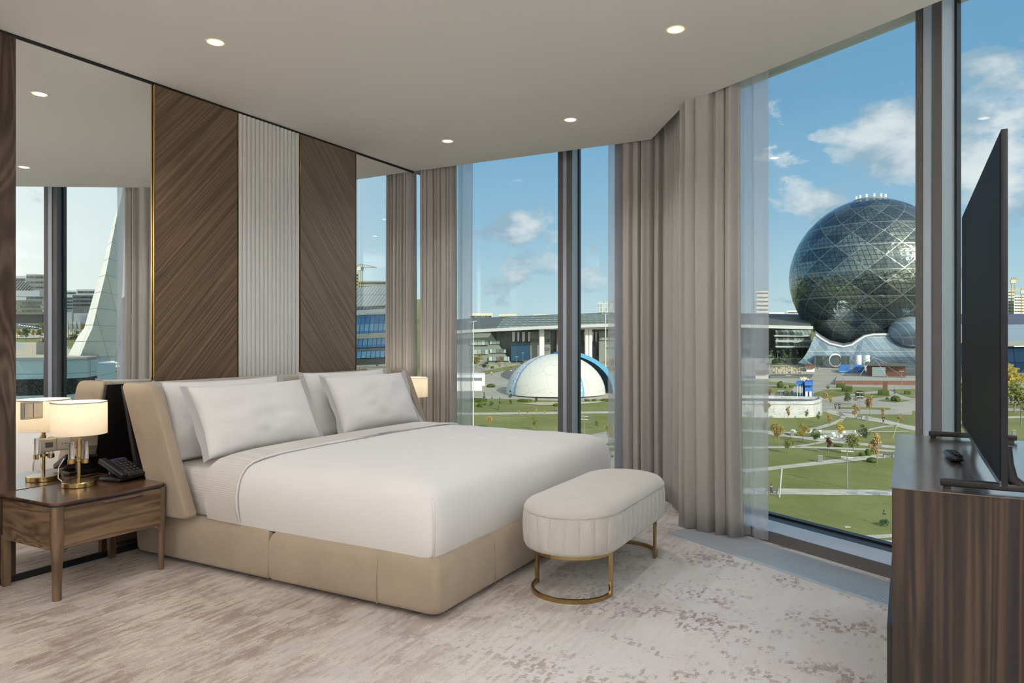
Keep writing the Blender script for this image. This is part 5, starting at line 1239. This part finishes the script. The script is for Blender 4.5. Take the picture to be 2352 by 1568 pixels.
p = up(1914, 829, 346); obj('entrance_portal', B(p.x-8.6, p.x+7, p.y-1.5, p.y+6, p.z-4, p.z+2.6), M['rear'], sp)
bm = NB(); lathe(bm, [(2.7, 0), (3.2, .2), (3.2, .9), (2.7, 1.0)], 0, 0, 28, False); bmesh.ops.transform(bm, matrix=Matrix.Translation(up(1917, 827, 344)) @ Matrix.Rotation(YAW, 4, 'Z') @ Matrix.Rotation(R(90), 4, 'X'), verts=bm.verts); obj('entrance_ring', bm, M['silver'], sp)
q = up(2092, 752, 358); bm = NB(); bmesh.ops.create_icosphere(bm, subdivisions=4, radius=1)
for v in bm.verts: v.co = Vector((q.x+v.co.x*10, q.y+v.co.y*7, q.z+v.co.z*7.5-2))
obj('glass_bulge', bm, M['foot'], sp, smooth=True)

# --- long hall behind the dome
hall = thing('congress_hall', 'long low grey-green hall with glazed sloping roof and pale eaves behind the dome', 'building', up(1285, 800, 385))
M['roofgrid'] = gridmat('glazed_roof_grid', (.34, .36, .26), (.24, .27, .20), (.12, .13, .11), 3.2, 1.5, .18, .1, .5, .5, 1.0, (.88, .48))
def strip(name, top, bottom, Dt, Db, m, par, th=0, f=up):
    bm = NB(); a = [bm.verts.new(f(x, y, Dt)) for x, y in top]; b_ = [bm.verts.new(f(x, y, Db)) for x, y in bottom]
    for i in range(len(a)-1): bm.faces.new((b_[i], b_[i+1], a[i+1], a[i]))
    bmesh.ops.recalc_face_normals(bm, faces=bm.faces)
    if th: bmesh.ops.solidify(bm, geom=bm.faces[:], thickness=th)
    return obj(name, bm, m, par)
ev = [(1020, 764), (1075, 760), (1285, 750), (1430, 746), (1600, 746), (1862, 752)]; rg_ = [(1020, 738), (1093, 732), (1285, 724), (1400, 720), (1600, 720), (1858, 724)]
strip('roof', rg_, [(x, y-3) for x, y in ev], 428, 380, M['gdark'], hall, .6)
strip('glazed_roof', [(1158, 730), (1285, 724), (1398, 720.6)], [(1140, 754), (1285, 746.8), (1425, 743)], 424, 375, M['roofgrid'], hall, .3)
strip('eave', [(x, y-3) for x, y in ev], [(x, y+4) for x, y in ev], 376, 376, M['silver'], hall, 3)
strip('eave_light', [(1252, 754), (1430, 752)], [(1252, 757), (1430, 755.5)], 379, 379, M['white'], hall, 1)
strip('rear_wall', [(1020, 768), (1075, 764), (1285, 754), (1430, 750), (1600, 750), (1862, 756)], [(1020, 835), (1075, 835), (1285, 832), (1430, 832), (1600, 830), (1858, 830)], 398, 398, M['rear'], hall, 1)
strip('left_wing', [(1020, 768), (1075, 764), (1126, 762)], [(1020, 842), (1100, 841), (1178, 838)], 386, 386, M['gstone'], hall, 2)
strip('middle_wall', [(1218, 762), (1264, 760)], [(1218, 832), (1264, 832)], 390, 390, M['gstone'], hall, 2)
strip('middle_wall', [(1278, 760), (1300, 760)], [(1278, 832), (1300, 832)], 390, 390, M['gstone'], hall, 2)
strip('right_wing', [(1375, 760), (1470, 760)], [(1375, 832), (1470, 832)], 386, 386, M['gstone'], hall, 2)
strip('blue_panel', [(1174, 787), (1218, 787)], [(1174, 830), (1218, 830)], 388, 388, M['blglass'], hall, 1)
M['winrow'] = gridmat('window_row', (.10, .13, .13), (.40, .50, .46), (.05, .06, .06), 2.0, 50, .12, .0, .25, 0, 1.0, (.88, .48))
for t_, b__, x0, x1, D in ((781, 792, 1079, 1122, 383), (803, 813, 1079, 1121, 383), (782, 790, 1125, 1148, 383), (802, 810, 1125, 1162, 383), (819, 828, 1122, 1170, 383), (778, 786, 1218, 1262, 388), (797, 804, 1248, 1262, 388), (774, 781, 1377, 1430, 383), (791, 798, 1392, 1430, 383)):
    strip('window_row', [(x0, t_), (x1, t_)], [(x0, b__), (x1, b__)], D, D, M['winrow'], hall, .5)
for x0, x1, m in ((1176, 1183, 'white'), (1188, 1193, 'silver'), (1199, 1206, 'white'), (1212, 1218, 'white'), (1341, 1345, 'white'), (1358, 1363, 'silver'), (1367, 1372, 'white')): strip('banner', [(x0, 762), (x1, 762)], [(x0+1, 785), (x1-1, 783)], 389, 389, M[m], hall, .4)
for x in (1242, 1246, 1347, 1356): q = up(x, 756, 381); g = up(x, 824, 381); obj('column', tube(NB(), [(q.x, q.y, q.z), (g.x, g.y, g.z-4)], 1.0, 12), M['white'], hall, smooth=50)
for y0, y1 in ((762, 769), (775, 781), (788, 794)): strip('glass_gallery', [(1780, y0), (1862, y0-1)], [(1782, y1), (1862, y1)], 384, 381, M['winrow'], hall, 1); strip('gallery_band', [(1778, y1), (1862, y1)], [(1779, y1+3.5), (1862, y1+4)], 379, 379, M['silver'], hall, 2)
def block(name, lab, x0, x1, ty, by, D, m, f=up, dep=18, cat='building', rows=0, wm=None, group=None):
    r = thing(name, lab, cat, f((x0+x1)/2, by, D), group); a, b_ = f(x0, by, D), f(x1, by, D); n = Vector(((a+b_)/2 - CAM).to_tuple()[:2]+(0,)).normalized()*dep; z1 = f(x0, ty, D).z
    P = [(a.x, a.y), (b_.x, b_.y), (b_.x+n.x, b_.y+n.y), (a.x+n.x, a.y+n.y)]
    if sum(P[i][0]*P[(i+1) % 4][1]-P[(i+1) % 4][0]*P[i][1] for i in range(4)) < 0: P = P[::-1]
    obj('walls', prism(NB(), P, min(a.z, b_.z)-25, z1), m, r)
    w = (b_-a); h = z1-a.z
    for k in range(rows):
        zz = z1-h*(k+.75)/rows; o = NB(); off = -n.normalized()*.15; aa = a+w*.04+off; bb = b_-w*.04+off
        f4 = [o.verts.new(v) for v in ((aa.x, aa.y, zz), (bb.x, bb.y, zz), (bb.x, bb.y, zz+h/rows*.38), (aa.x, aa.y, zz+h/rows*.38))]; o.faces.new(f4); bmesh.ops.solidify(o, geom=o.faces[:], thickness=.25); obj('window_row', o, wm or M['winrow'], r)
    return r
block('apartment_block', 'cream apartment block behind the hall roof, left part of the back window', 1078, 1131, 719, 735, 700, M['cream'], rows=1); block('apartment_block', 'cream apartment block behind the hall roof, right of its taller neighbour', 1146, 1187, 721, 735, 705, M['cream'], rows=1)
M['towergrid'] = gridmat('pale_tower_glazing', (.16, .24, .27), (.42, .52, .54), (.55, .60, .60), 2.2, 3.4, .22, .0, .3, 0, 1, (.88, .48))
block('office_tower', 'pale glazed office tower behind the hall, right of the window post', 1373, 1440, 692, 725, 620, M['towergrid']); block('apartment_block', 'low cream roof block on the skyline left of the window post', 1225, 1262, 722, 735, 800, M['cream'])
block('white_tower', 'slim white tower seen through the sheer curtain left of the sphere', 1738, 1765, 668, 725, 650, M['white'], rows=6); block('apartment_block', 'low white block on the skyline left of the sphere', 1766, 1802, 717, 730, 640, M['white'], rows=1); block('apartment_block', 'white block with dark roof units just left of the sphere', 1808, 1841, 713, 730, 600, M['white'], rows=2)
block('apartment_block', 'grey block seen in the slit beside the window post', 2194, 2214, 728, 762, 480, M['conc'], rows=3); block('apartment_tower', 'pale blue tower at the right edge beneath the crane', 2316, 2330, 667, 725, 560, M['silver'], rows=8); block('apartment_tower', 'white and brick apartment tower at the right picture edge', 2329, 2372, 679, 724, 540, M['white'], rows=7)
def crane(px, py, top, D, jl, jr, lab, f=up):
    r = thing('tower_crane', lab, 'crane', f(px, py, D)); a = f(px, py, D); b_ = f(px, top, D); bm = NB(); w = 1.1
    for sx, sy in ((-w, -w), (w, -w), (w, w), (-w, w)): tube(bm, [a+Vector((sx, sy, 0)), b_+Vector((sx, sy, 0))], .22, 4)
    n = 10
    for k in range(n): tube(bm, [a.lerp(b_, k/n)+Vector((-w, -w, 0)), a.lerp(b_, (k+1)/n)+Vector((w, w, 0))], .18, 4)
    obj('mast', bm, M['yellow'], r); j = f(px, top+7, D); l_, r_ = f(px-jl, top+8, D), f(px+jr, top+8, D); bm = NB()
    tube(bm, [l_, r_], .3, 4); tube(bm, [l_+Vector((0, 0, .0)), j+Vector((0, 0, 2)), r_], .25, 4); obj('jib', bm, M['yellow'], r)
    obj('cab', B(b_.x-1.6, b_.x+1.6, b_.y-1.6, b_.y+1.6, j.z-2.5, j.z), M['white'], r); return r
crane(2327, 725, 636, 545, 8, 18, 'yellow tower crane on the skyline right of the television'); crane(2350, 725, 660, 530, 26, 20, 'second tower crane at the right picture edge')
ar = thing('arena_building', 'dark-roofed exhibition hall with silver canopy and blue glazing at the right edge', 'building', up(2340, 830, 300))
strip('roof', [(2180, 720), (2440, 722)], [(2180, 742), (2440, 744)], 320, 300, pm('violet_grey_roof', (.09, .10, .15), .6), ar, 2); strip('upper_glazing', [(2180, 744), (2440, 745)], [(2180, 757), (2440, 757)], 300, 298, M['foot'], ar, 1)
strip('silver_canopy', [(2180, 757), (2300, 757), (2440, 757)], [(2180, 785), (2300, 795), (2440, 792)], 298, 272, M['silver'], ar, 2); strip('blue_facade', [(2180, 785), (2300, 797), (2440, 795)], [(2180, 840), (2300, 852), (2440, 852)], 276, 284, gridmat('blue_leaning_facade', (.03, .10, .25), (.07, .20, .42), (.02, .04, .10), 4.2, 6, .07, .6, .15, .05, 1, (1, 0)), ar, 1)

# --- seen in the mirrors: the streets towards the right-hand side
mg = lambda x, y, D: mview(x, y, D)
def axu(D=1.0): return None
cb = thing('blue_glass_office', 'blue glazed office with leaning facade and ribbed roof, mirrored beside the curtain', 'building', mview(850, 835, 215))
strip('ribbed_roof', [(790, 668), (930, 660)], [(790, 714), (930, 706)], 235, 212, gridmat('ribbed_roof', (.30, .33, .30), (.27, .30, .28), (.14, .16, .15), 1.0, 4.2, .35, .1, .5, .6, 1, (.77, -.64)), cb, 1, mg)
strip('roof_rim', [(790, 666), (930, 658)], [(790, 672), (930, 664)], 236, 236, M['poleg'], cb, 1, mg); strip('pale_eave', [(790, 714), (930, 707)], [(790, 723), (930, 716)], 211, 211, M['silver'], cb, 1, mg)
fb = gridmat('blue_glazing', (.05, .17, .38), (.09, .25, .47), (.02, .06, .14), 1.35, 60, .09, .25, .2, .08, .7, (.77, -.64))
fw = gridmat('blue_window_band', (.10, .28, .48), (.22, .44, .62), (.02, .05, .10), 1.35, 60, .14, .2, .2, .08, 1.0, (.77, -.64))
for y0, y1, m in ((723, 745, fb), (745, 760, fw), (760, 766, fb), (766, 777, M['conc']), (777, 792, fw), (792, 798, fb), (798, 807, M['poleg']), (807, 822, fw), (822, 836, M['gdark'])):
    strip('facade_band', [(790, y0+2), (930, y0-4)], [(790, y1+2), (930, y1-4)], 213, 213+(.6 if m in (M['poleg'], M['gdark']) else 0), m, cb, .8, mg)
r = block('unfinished_block', 'unfinished concrete apartment block under construction, mirrored beside the curtain', 822, 890, 645, 672, 520, M['cream'], mg, rows=3, wm=M['gdark']); block('white_tower', 'white tower left of the unfinished block, mirrored beside the veneer panel', 800, 824, 628, 672, 560, M['white'], mg, rows=6)
crane(828, 672, 606, 515, 14, 38, 'yellow tower crane over the unfinished block, seen in the narrow mirror', mg)
for x, lab in ((827, 'conical wrapped tree before the blue office, left one in the narrow mirror'), (870, 'conical wrapped tree before the blue office, right one in the narrow mirror')): tree(x, 842, 806, 'spruce', lab, .6, matg, 668, None)
# white fin tower
ft = thing('white_fin_tower', 'tall tapering white panelled fin tower mirrored in the tall mirror', 'tower', mview(210, 860, 55))
Ls = [(289, 400), (283, 431), (262, 503), (234, 612), (205, 711), (194, 752), (179, 772), (156, 816), (150, 830)]; Ms = [(290, 400), (286, 431), (267, 513), (244, 629), (227, 695), (212, 755), (199, 781), (184, 816), (180, 832)]
Ns = [(290, 400), (287, 431), (281, 520), (266, 625), (249, 710), (240, 755), (226, 800), (213, 822), (208, 836)]; Rs = [(291, 400), (288, 431), (285, 530), (282, 640), (275, 728), (272, 760), (268, 800), (265, 822), (264, 836)]
def interp(L, y):
    for (x0, y0), (x1, y1) in zip(L, L[1:]):
        if y <= y1: return x0+(x1-x0)*(y-y0)/(y1-y0)
    return L[-1][0]
rows = []; ys = [330+10*i for i in range(8)]+[410+7*i for i in range(61)]
def pt(x, y, D, yref, Dref): q = mview(x, y, D); z = mview(x, yref, Dref).z; return Vector((q.x, q.y, z))
FT = {}
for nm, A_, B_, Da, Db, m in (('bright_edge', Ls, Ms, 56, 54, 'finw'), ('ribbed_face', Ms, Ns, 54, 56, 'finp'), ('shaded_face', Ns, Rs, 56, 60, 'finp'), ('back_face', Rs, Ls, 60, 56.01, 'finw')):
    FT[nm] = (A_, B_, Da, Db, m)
M['finw'] = gridmat('sunlit_fin_panels', (.90, .90, .87), (.88, .89, .87), (.45, .38, .38), 30, 1.25, .002, .0, .35); M['finp'] = gridmat('pale_fin_panels', (.74, .80, .80), (.84, .87, .85), (.40, .45, .45), 1.6, 1.25, .022, .1, .35, -.18, 1, (.5, -.86))  # first, whiter copy puts the sun's brightness into the edge colour
for nm, (A_, B_, Da, Db, m) in FT.items():
    bm = NB(); rr = []
    for y in ys:
        yy = max(y, 401) if y > 400 else y
        xa = interp(A_, max(yy, 400)); xb = interp(B_, max(yy, 400))
        if yy < 400: xa = A_[0][0]+(400-yy)*.05; xb = B_[0][0]+(400-yy)*.03
        rr.append((bm.verts.new(pt(xa, y, Da, y, 56)), bm.verts.new(pt(xb, y, Db, y, 56))))
    for a, b_ in zip(rr, rr[1:]): bm.faces.new((a[0], a[1], b_[1], b_[0]))
    bmesh.ops.solidify(bm, geom=bm.faces[:], thickness=.05); obj(nm, bm, M[m], ft)
M['palep'] = gridmat('pale_blue_panels', (.70, .83, .87), (.73, .86, .90), (.3, .36, .38), 2.6, 40, .012, .0, .4, 0, 1, (.5, -.86))
bm = NB(); P4 = [pt(x, 836, D, 836, 56) for x, D in ((222, 52), (266, 58), (262, 66), (210, 58))]; Q4 = [pt(x, 1300, D, 1300, 56) for x, D in ((200, 52), (254, 58), (262, 66), (190, 58))]
rings_mesh(bm, [[tuple(q) for q in Q4], [tuple(p) for p in P4]]); bmesh.ops.recalc_face_normals(bm, faces=bm.faces); obj('lower_shaft', bm, M['palep'], ft)
pdm = thing('podium_wing', 'pale blue panelled podium wing with dark stone band and roof terrace, mirrored behind the lamp', 'building', mview(100, 860, 46))
F = [(-260, 46), (36, 46), (150, 47), (200, 48.5), (222, 51), (226, 57)]
def podband(nm, z0, z1, m, out=0.0):
    bm = NB(); a = []; b_ = []
    for x, D in F: q = mview(x, 800, D-out); a.append(bm.verts.new((q.x, q.y, z0))); b_.append(bm.verts.new((q.x, q.y, z1)))
    for i in range(len(a)-1): bm.faces.new((a[i], a[i+1], b_[i+1], b_[i]))
    bmesh.ops.solidify(bm, geom=bm.faces[:], thickness=.3); obj(nm, bm, m, pdm)
zt = lambda y: 1.22+46*(781.7-y)/FPX
podband('parapet', zt(829), zt(821), M['silver'], .15); podband('pale_panels', zt(871), zt(829), M['palep']); podband('dark_stone_band', zt(909), zt(871), noisecol('speckled_dark_stone', [(.4, (.06, .06, .055)), (.6, (.16, .15, .13))], 9, 3), .02); podband('lower_panels', -22, zt(909), M['palep'])
bm = NB(); q = [mview(x, 800, D) for x, D in F]+[mview(160, 800, 100), mview(-260, 800, 100)]; V = [bm.verts.new((p.x, p.y, zt(823))) for p in q]; fc = bm.faces.new(V); fc.normal_update(); obj('terrace_deck', bm, M['sand'], pdm)
strip('far_parapet', [(-200, 780), (36, 785), (160, 797)], [(-200, 796), (36, 800), (160, 806)], 104, 104, M['white'], pdm, .5, mg)
q = mview(91, 812, 60); obj('roof_hatch', B(q.x-1.0, q.x+1.0, q.y-.8, q.y+.8, zt(823), zt(823)+1.0), M['conc'], pdm)
# hall with barrel roof, offices, sheds
bh = thing('barrel_roof_hall', 'hall with ribbed barrel roof over pale storeys, mirrored at the far left', 'building', mview(70, 745, 430))
pr = [(20, 706), (20, 668), (34, 652), (60, 645), (80, 646), (95, 655), (105, 672), (106, 680)]
strip('storeys', [(-60, 690), (107, 690)], [(-60, 722), (107, 722)], 430, 430, M['cream'], bh, 4, mg); strip('base_storey', [(-60, 720), (107, 720)], [(-60, 742), (107, 742)], 431, 431, M['gdark'], bh, 4, mg)
for y in (693, 702, 711): strip('window_row', [(-60, y), (107, y)], [(-60, y+5), (107, y+5)], 423, 423, M['winrow'], bh, .4, mg)
strip('roof_rim', [(-60, 668), (106, 669)], [(-60, 682), (106, 682)], 424, 424, M['silver'], bh, 6, mg)
bm = NB(); A_ = []; 
for i in range(13):
    a = math.pi*i/12; x = 28+40*(-math.cos(a))*1.0+8; y = 669-25*math.sin(a)**.8; A_.append((x, y))
strip('barrel_roof', [(x, y+2) for x, y in A_], A_, 445, 424, M['silver'], bh, 1, mg)
bm = NB(); V = [bm.verts.new(mview(x, y, 423.5)) for x, y in A_]; bm.faces.new(V); bmesh.ops.solidify(bm, geom=bm.faces[:], thickness=.5); obj('roof_gable', bm, gridmat('louvred_gable', (.45, .46, .42), (.4, .42, .38), (.05, .05, .05), 1.5, 60, .5, 0, .6, .5, 1, (.5, -.86)), bh)
for nm, lab, x0, x1, ty, by, D, m, rw in [('apartment_block', 'tall grey apartment block behind the barrel roof, in the tall mirror', 60, 112, 630, 700, 560, 'conc', 6), ('apartment_block', 'white apartment block above the barrel roof at the mirror edge', 20, 60, 633, 700, 570, 'white', 4),
    ('warehouse', 'long white warehouse on the mirrored skyline', 176, 240, 664, 676, 700, 'white', 1), ('warehouse', 'low white sheds left of the long warehouse in the tall mirror', 148, 176, 667, 678, 720, 'white', 1), ('office_block', 'grey-blue office block in the tall mirror beside the fin tower', 166, 214, 677, 704, 600, 'conc', 3),
    ('office_block', 'yellowish office block next to the mirrored window post', 148, 168, 682, 711, 570, 'cream', 4), ('storage_shed', 'white storage shed behind the parking in the tall mirror, left', 148, 165, 717, 730, 470, 'white', 0), ('storage_shed', 'long pale storage shed behind the parking in the tall mirror, right', 169, 206, 719, 729, 500, 'silver', 0)]:
    block(nm, lab, x0, x1, ty, by, D, M[m], mg, rows=rw, dep=25)
for px, by, ty, kind, lab in [(176, 712, 694, 'green', 'left dark tree clump before the grey office, in the tall mirror'), (190, 712, 693, 'green', 'middle dark tree clump before the grey office, in the tall mirror'), (204, 711, 689, 'green', 'right dark tree clump beside the fin tower, in the tall mirror'),
    (60, 783, 754, 'olive', 'olive tree on the verge left of the mirrored window post'), (40, 778, 752, 'yellow', 'yellow tree at the left edge of the tall mirror'), (78, 776, 757, 'yellow', 'small yellow tree in the row at the mirrored car park'), (92, 778, 757, 'olive', 'small olive tree in the row at the mirrored car park'), (104, 778, 735, 'olive', 'taller tree beside the mirrored window post'),
    (172, 788, 758, 'olive', 'slim olive tree among the white flags'), (181, 762, 742, 'orange', 'orange tree behind the white flags'), (192, 765, 742, 'yellow', 'yellow tree beside the foot of the fin tower'), (162, 764, 745, 'yellow', 'yellow tree beneath the leftmost white flag'),
    (283, 712, 682, 'green', 'green tree right of the fin tower above the street'), (281, 758, 742, 'yellow', 'yellow tree at the street right of the fin tower')]:
    tree(px, by, ty, kind, lab, 1.2, matg, 668, 'trees seen in the tall mirror', 'street_tree')
for k, x in enumerate((157, 166, 176, 186)):
    p = matg(x, 786); r = thing('flag_pole', ['leftmost of four white flags', 'second of four white flags from the left', 'third of four white flags from the left', 'rightmost of four white flags, nearest the fin tower'][k]+' in the tall mirror', 'flag', p, 'white flags by the car park'); zt_ = mview(x, 738, GH*FPX/118).z
    obj('pole', tube(NB(), [p, Vector((p.x, p.y, zt_))], .12, 5), M['poleg'], r); bm = NB(); V = [bm.verts.new(v) for v in ((p.x, p.y, zt_), (p.x+.8, p.y-1.3, zt_-.2), (p.x+.3, p.y-.5, zt_-4.5), (p.x, p.y, zt_-5))]; bm.faces.new(V); bmesh.ops.solidify(bm, geom=bm.faces[:], thickness=.04); obj('flag', bm, M['white'], r)
def car(px, by, lab, m, f=matg, rz=0.0, sc=1.0):
    p = f(px, by); r = thing('car', lab, 'car', p, 'parked and passing cars'); r.rotation_euler = (0, 0, rz); r.scale = (sc,)*3; key = 'car'+m
    if key not in PROTO:
        bm = NB(); rings = []
        for d, z in ((.05, .35), (0, .45), (0, .8), (.06, .92)): rings.append([(x, y, z) for x, y in rrect(-2.2+d, 2.2-d, -.9+d, .9-d, .35, 4)])
        rings_mesh(bm, rings); me = bpy.data.meshes.new('car_body'); bm.to_mesh(me); bm.free(); me.materials.append(M[m])
        bm = NB(); rings_mesh(bm, [[(x, y, .92) for x, y in rrect(-1.5, 1.35, -.8, .8, .2, 3)], [(x, y, 1.42) for x, y in rrect(-.9, .75, -.66, .66, .2, 3)]]); m2 = bpy.data.meshes.new('cabin'); bm.to_mesh(m2); bm.free(); m2.materials.append(M['dkglass'])
        m3 = []
        for sx in (-1.35, 1.35):
            for sy in (-.8, .8): bm = NB(); lathe(bm, [(.33, -.1), (.33, .1)], 0, 0, 14); bmesh.ops.transform(bm, matrix=Matrix.Translation((sx, sy, .33)) @ Matrix.Rotation(R(90), 4, 'X'), verts=bm.verts); q = bpy.data.meshes.new('wheel'); bm.to_mesh(q); bm.free(); q.materials.append(M['gasket']); m3.append(q)
        PROTO[key] = (me, m2, m3)
    me, m2, m3 = PROTO[key]
    for nm, m_ in [('car_body', me), ('cabin', m2)]+[('wheel', q) for q in m3]: o = bpy.data.objects.new(nm, m_); COL.objects.link(o); o.parent = r
M['carred'] = pm('dark_red_car_paint', (.10, .015, .015), .3, coat=.5); M['carw'] = pm('white_car_paint', (.75, .75, .75), .3, coat=.5); M['cark'] = pm('dark_car_paint', (.03, .035, .04), .3, coat=.5)
for i, x in enumerate((52, 58, 64, 70, 76, 82, 88, 94, 100, 105)): car(x, 749+i*.9, 'pale car parked in the long row of the mirrored car park', 'carw', rz=R(80))
for x, y, m, lab, rz in [(98, 786, 'carred', 'dark red car parked nearest, left of the mirrored window post', 10), (88, 769, 'cark', 'dark car standing behind the small trees of the mirrored car park', 15), (47, 774, 'carw', 'white car on the verge at the left of the tall mirror', 15), (50, 742, 'carw', 'white car driving on the far street in the tall mirror, left', 15), (85, 742, 'carw', 'white car driving on the far street in the tall mirror, right', 15), (68, 742, 'cark', 'dark car between two white ones on the far street in the tall mirror', 15), (161, 780, 'cark', 'dark car parked beneath the white flags', 10),
    (284, 762, 'carw', 'pale car on the street right of the fin tower, farthest', 60), (285, 772, 'cark', 'grey car on the street right of the fin tower, middle', 60), (273, 792, 'cark', 'dark car alone on the street beside the fin tower', 10), (272, 838, 'carw', 'white car parked at the foot of the fin tower, back row', 10), (275, 846, 'carw', 'white car parked at the foot of the fin tower, front row', 10), (280, 856, 'cark', 'dark car parked at the foot of the fin tower', 10)]: car(x, y, lab, m, rz=R(rz))
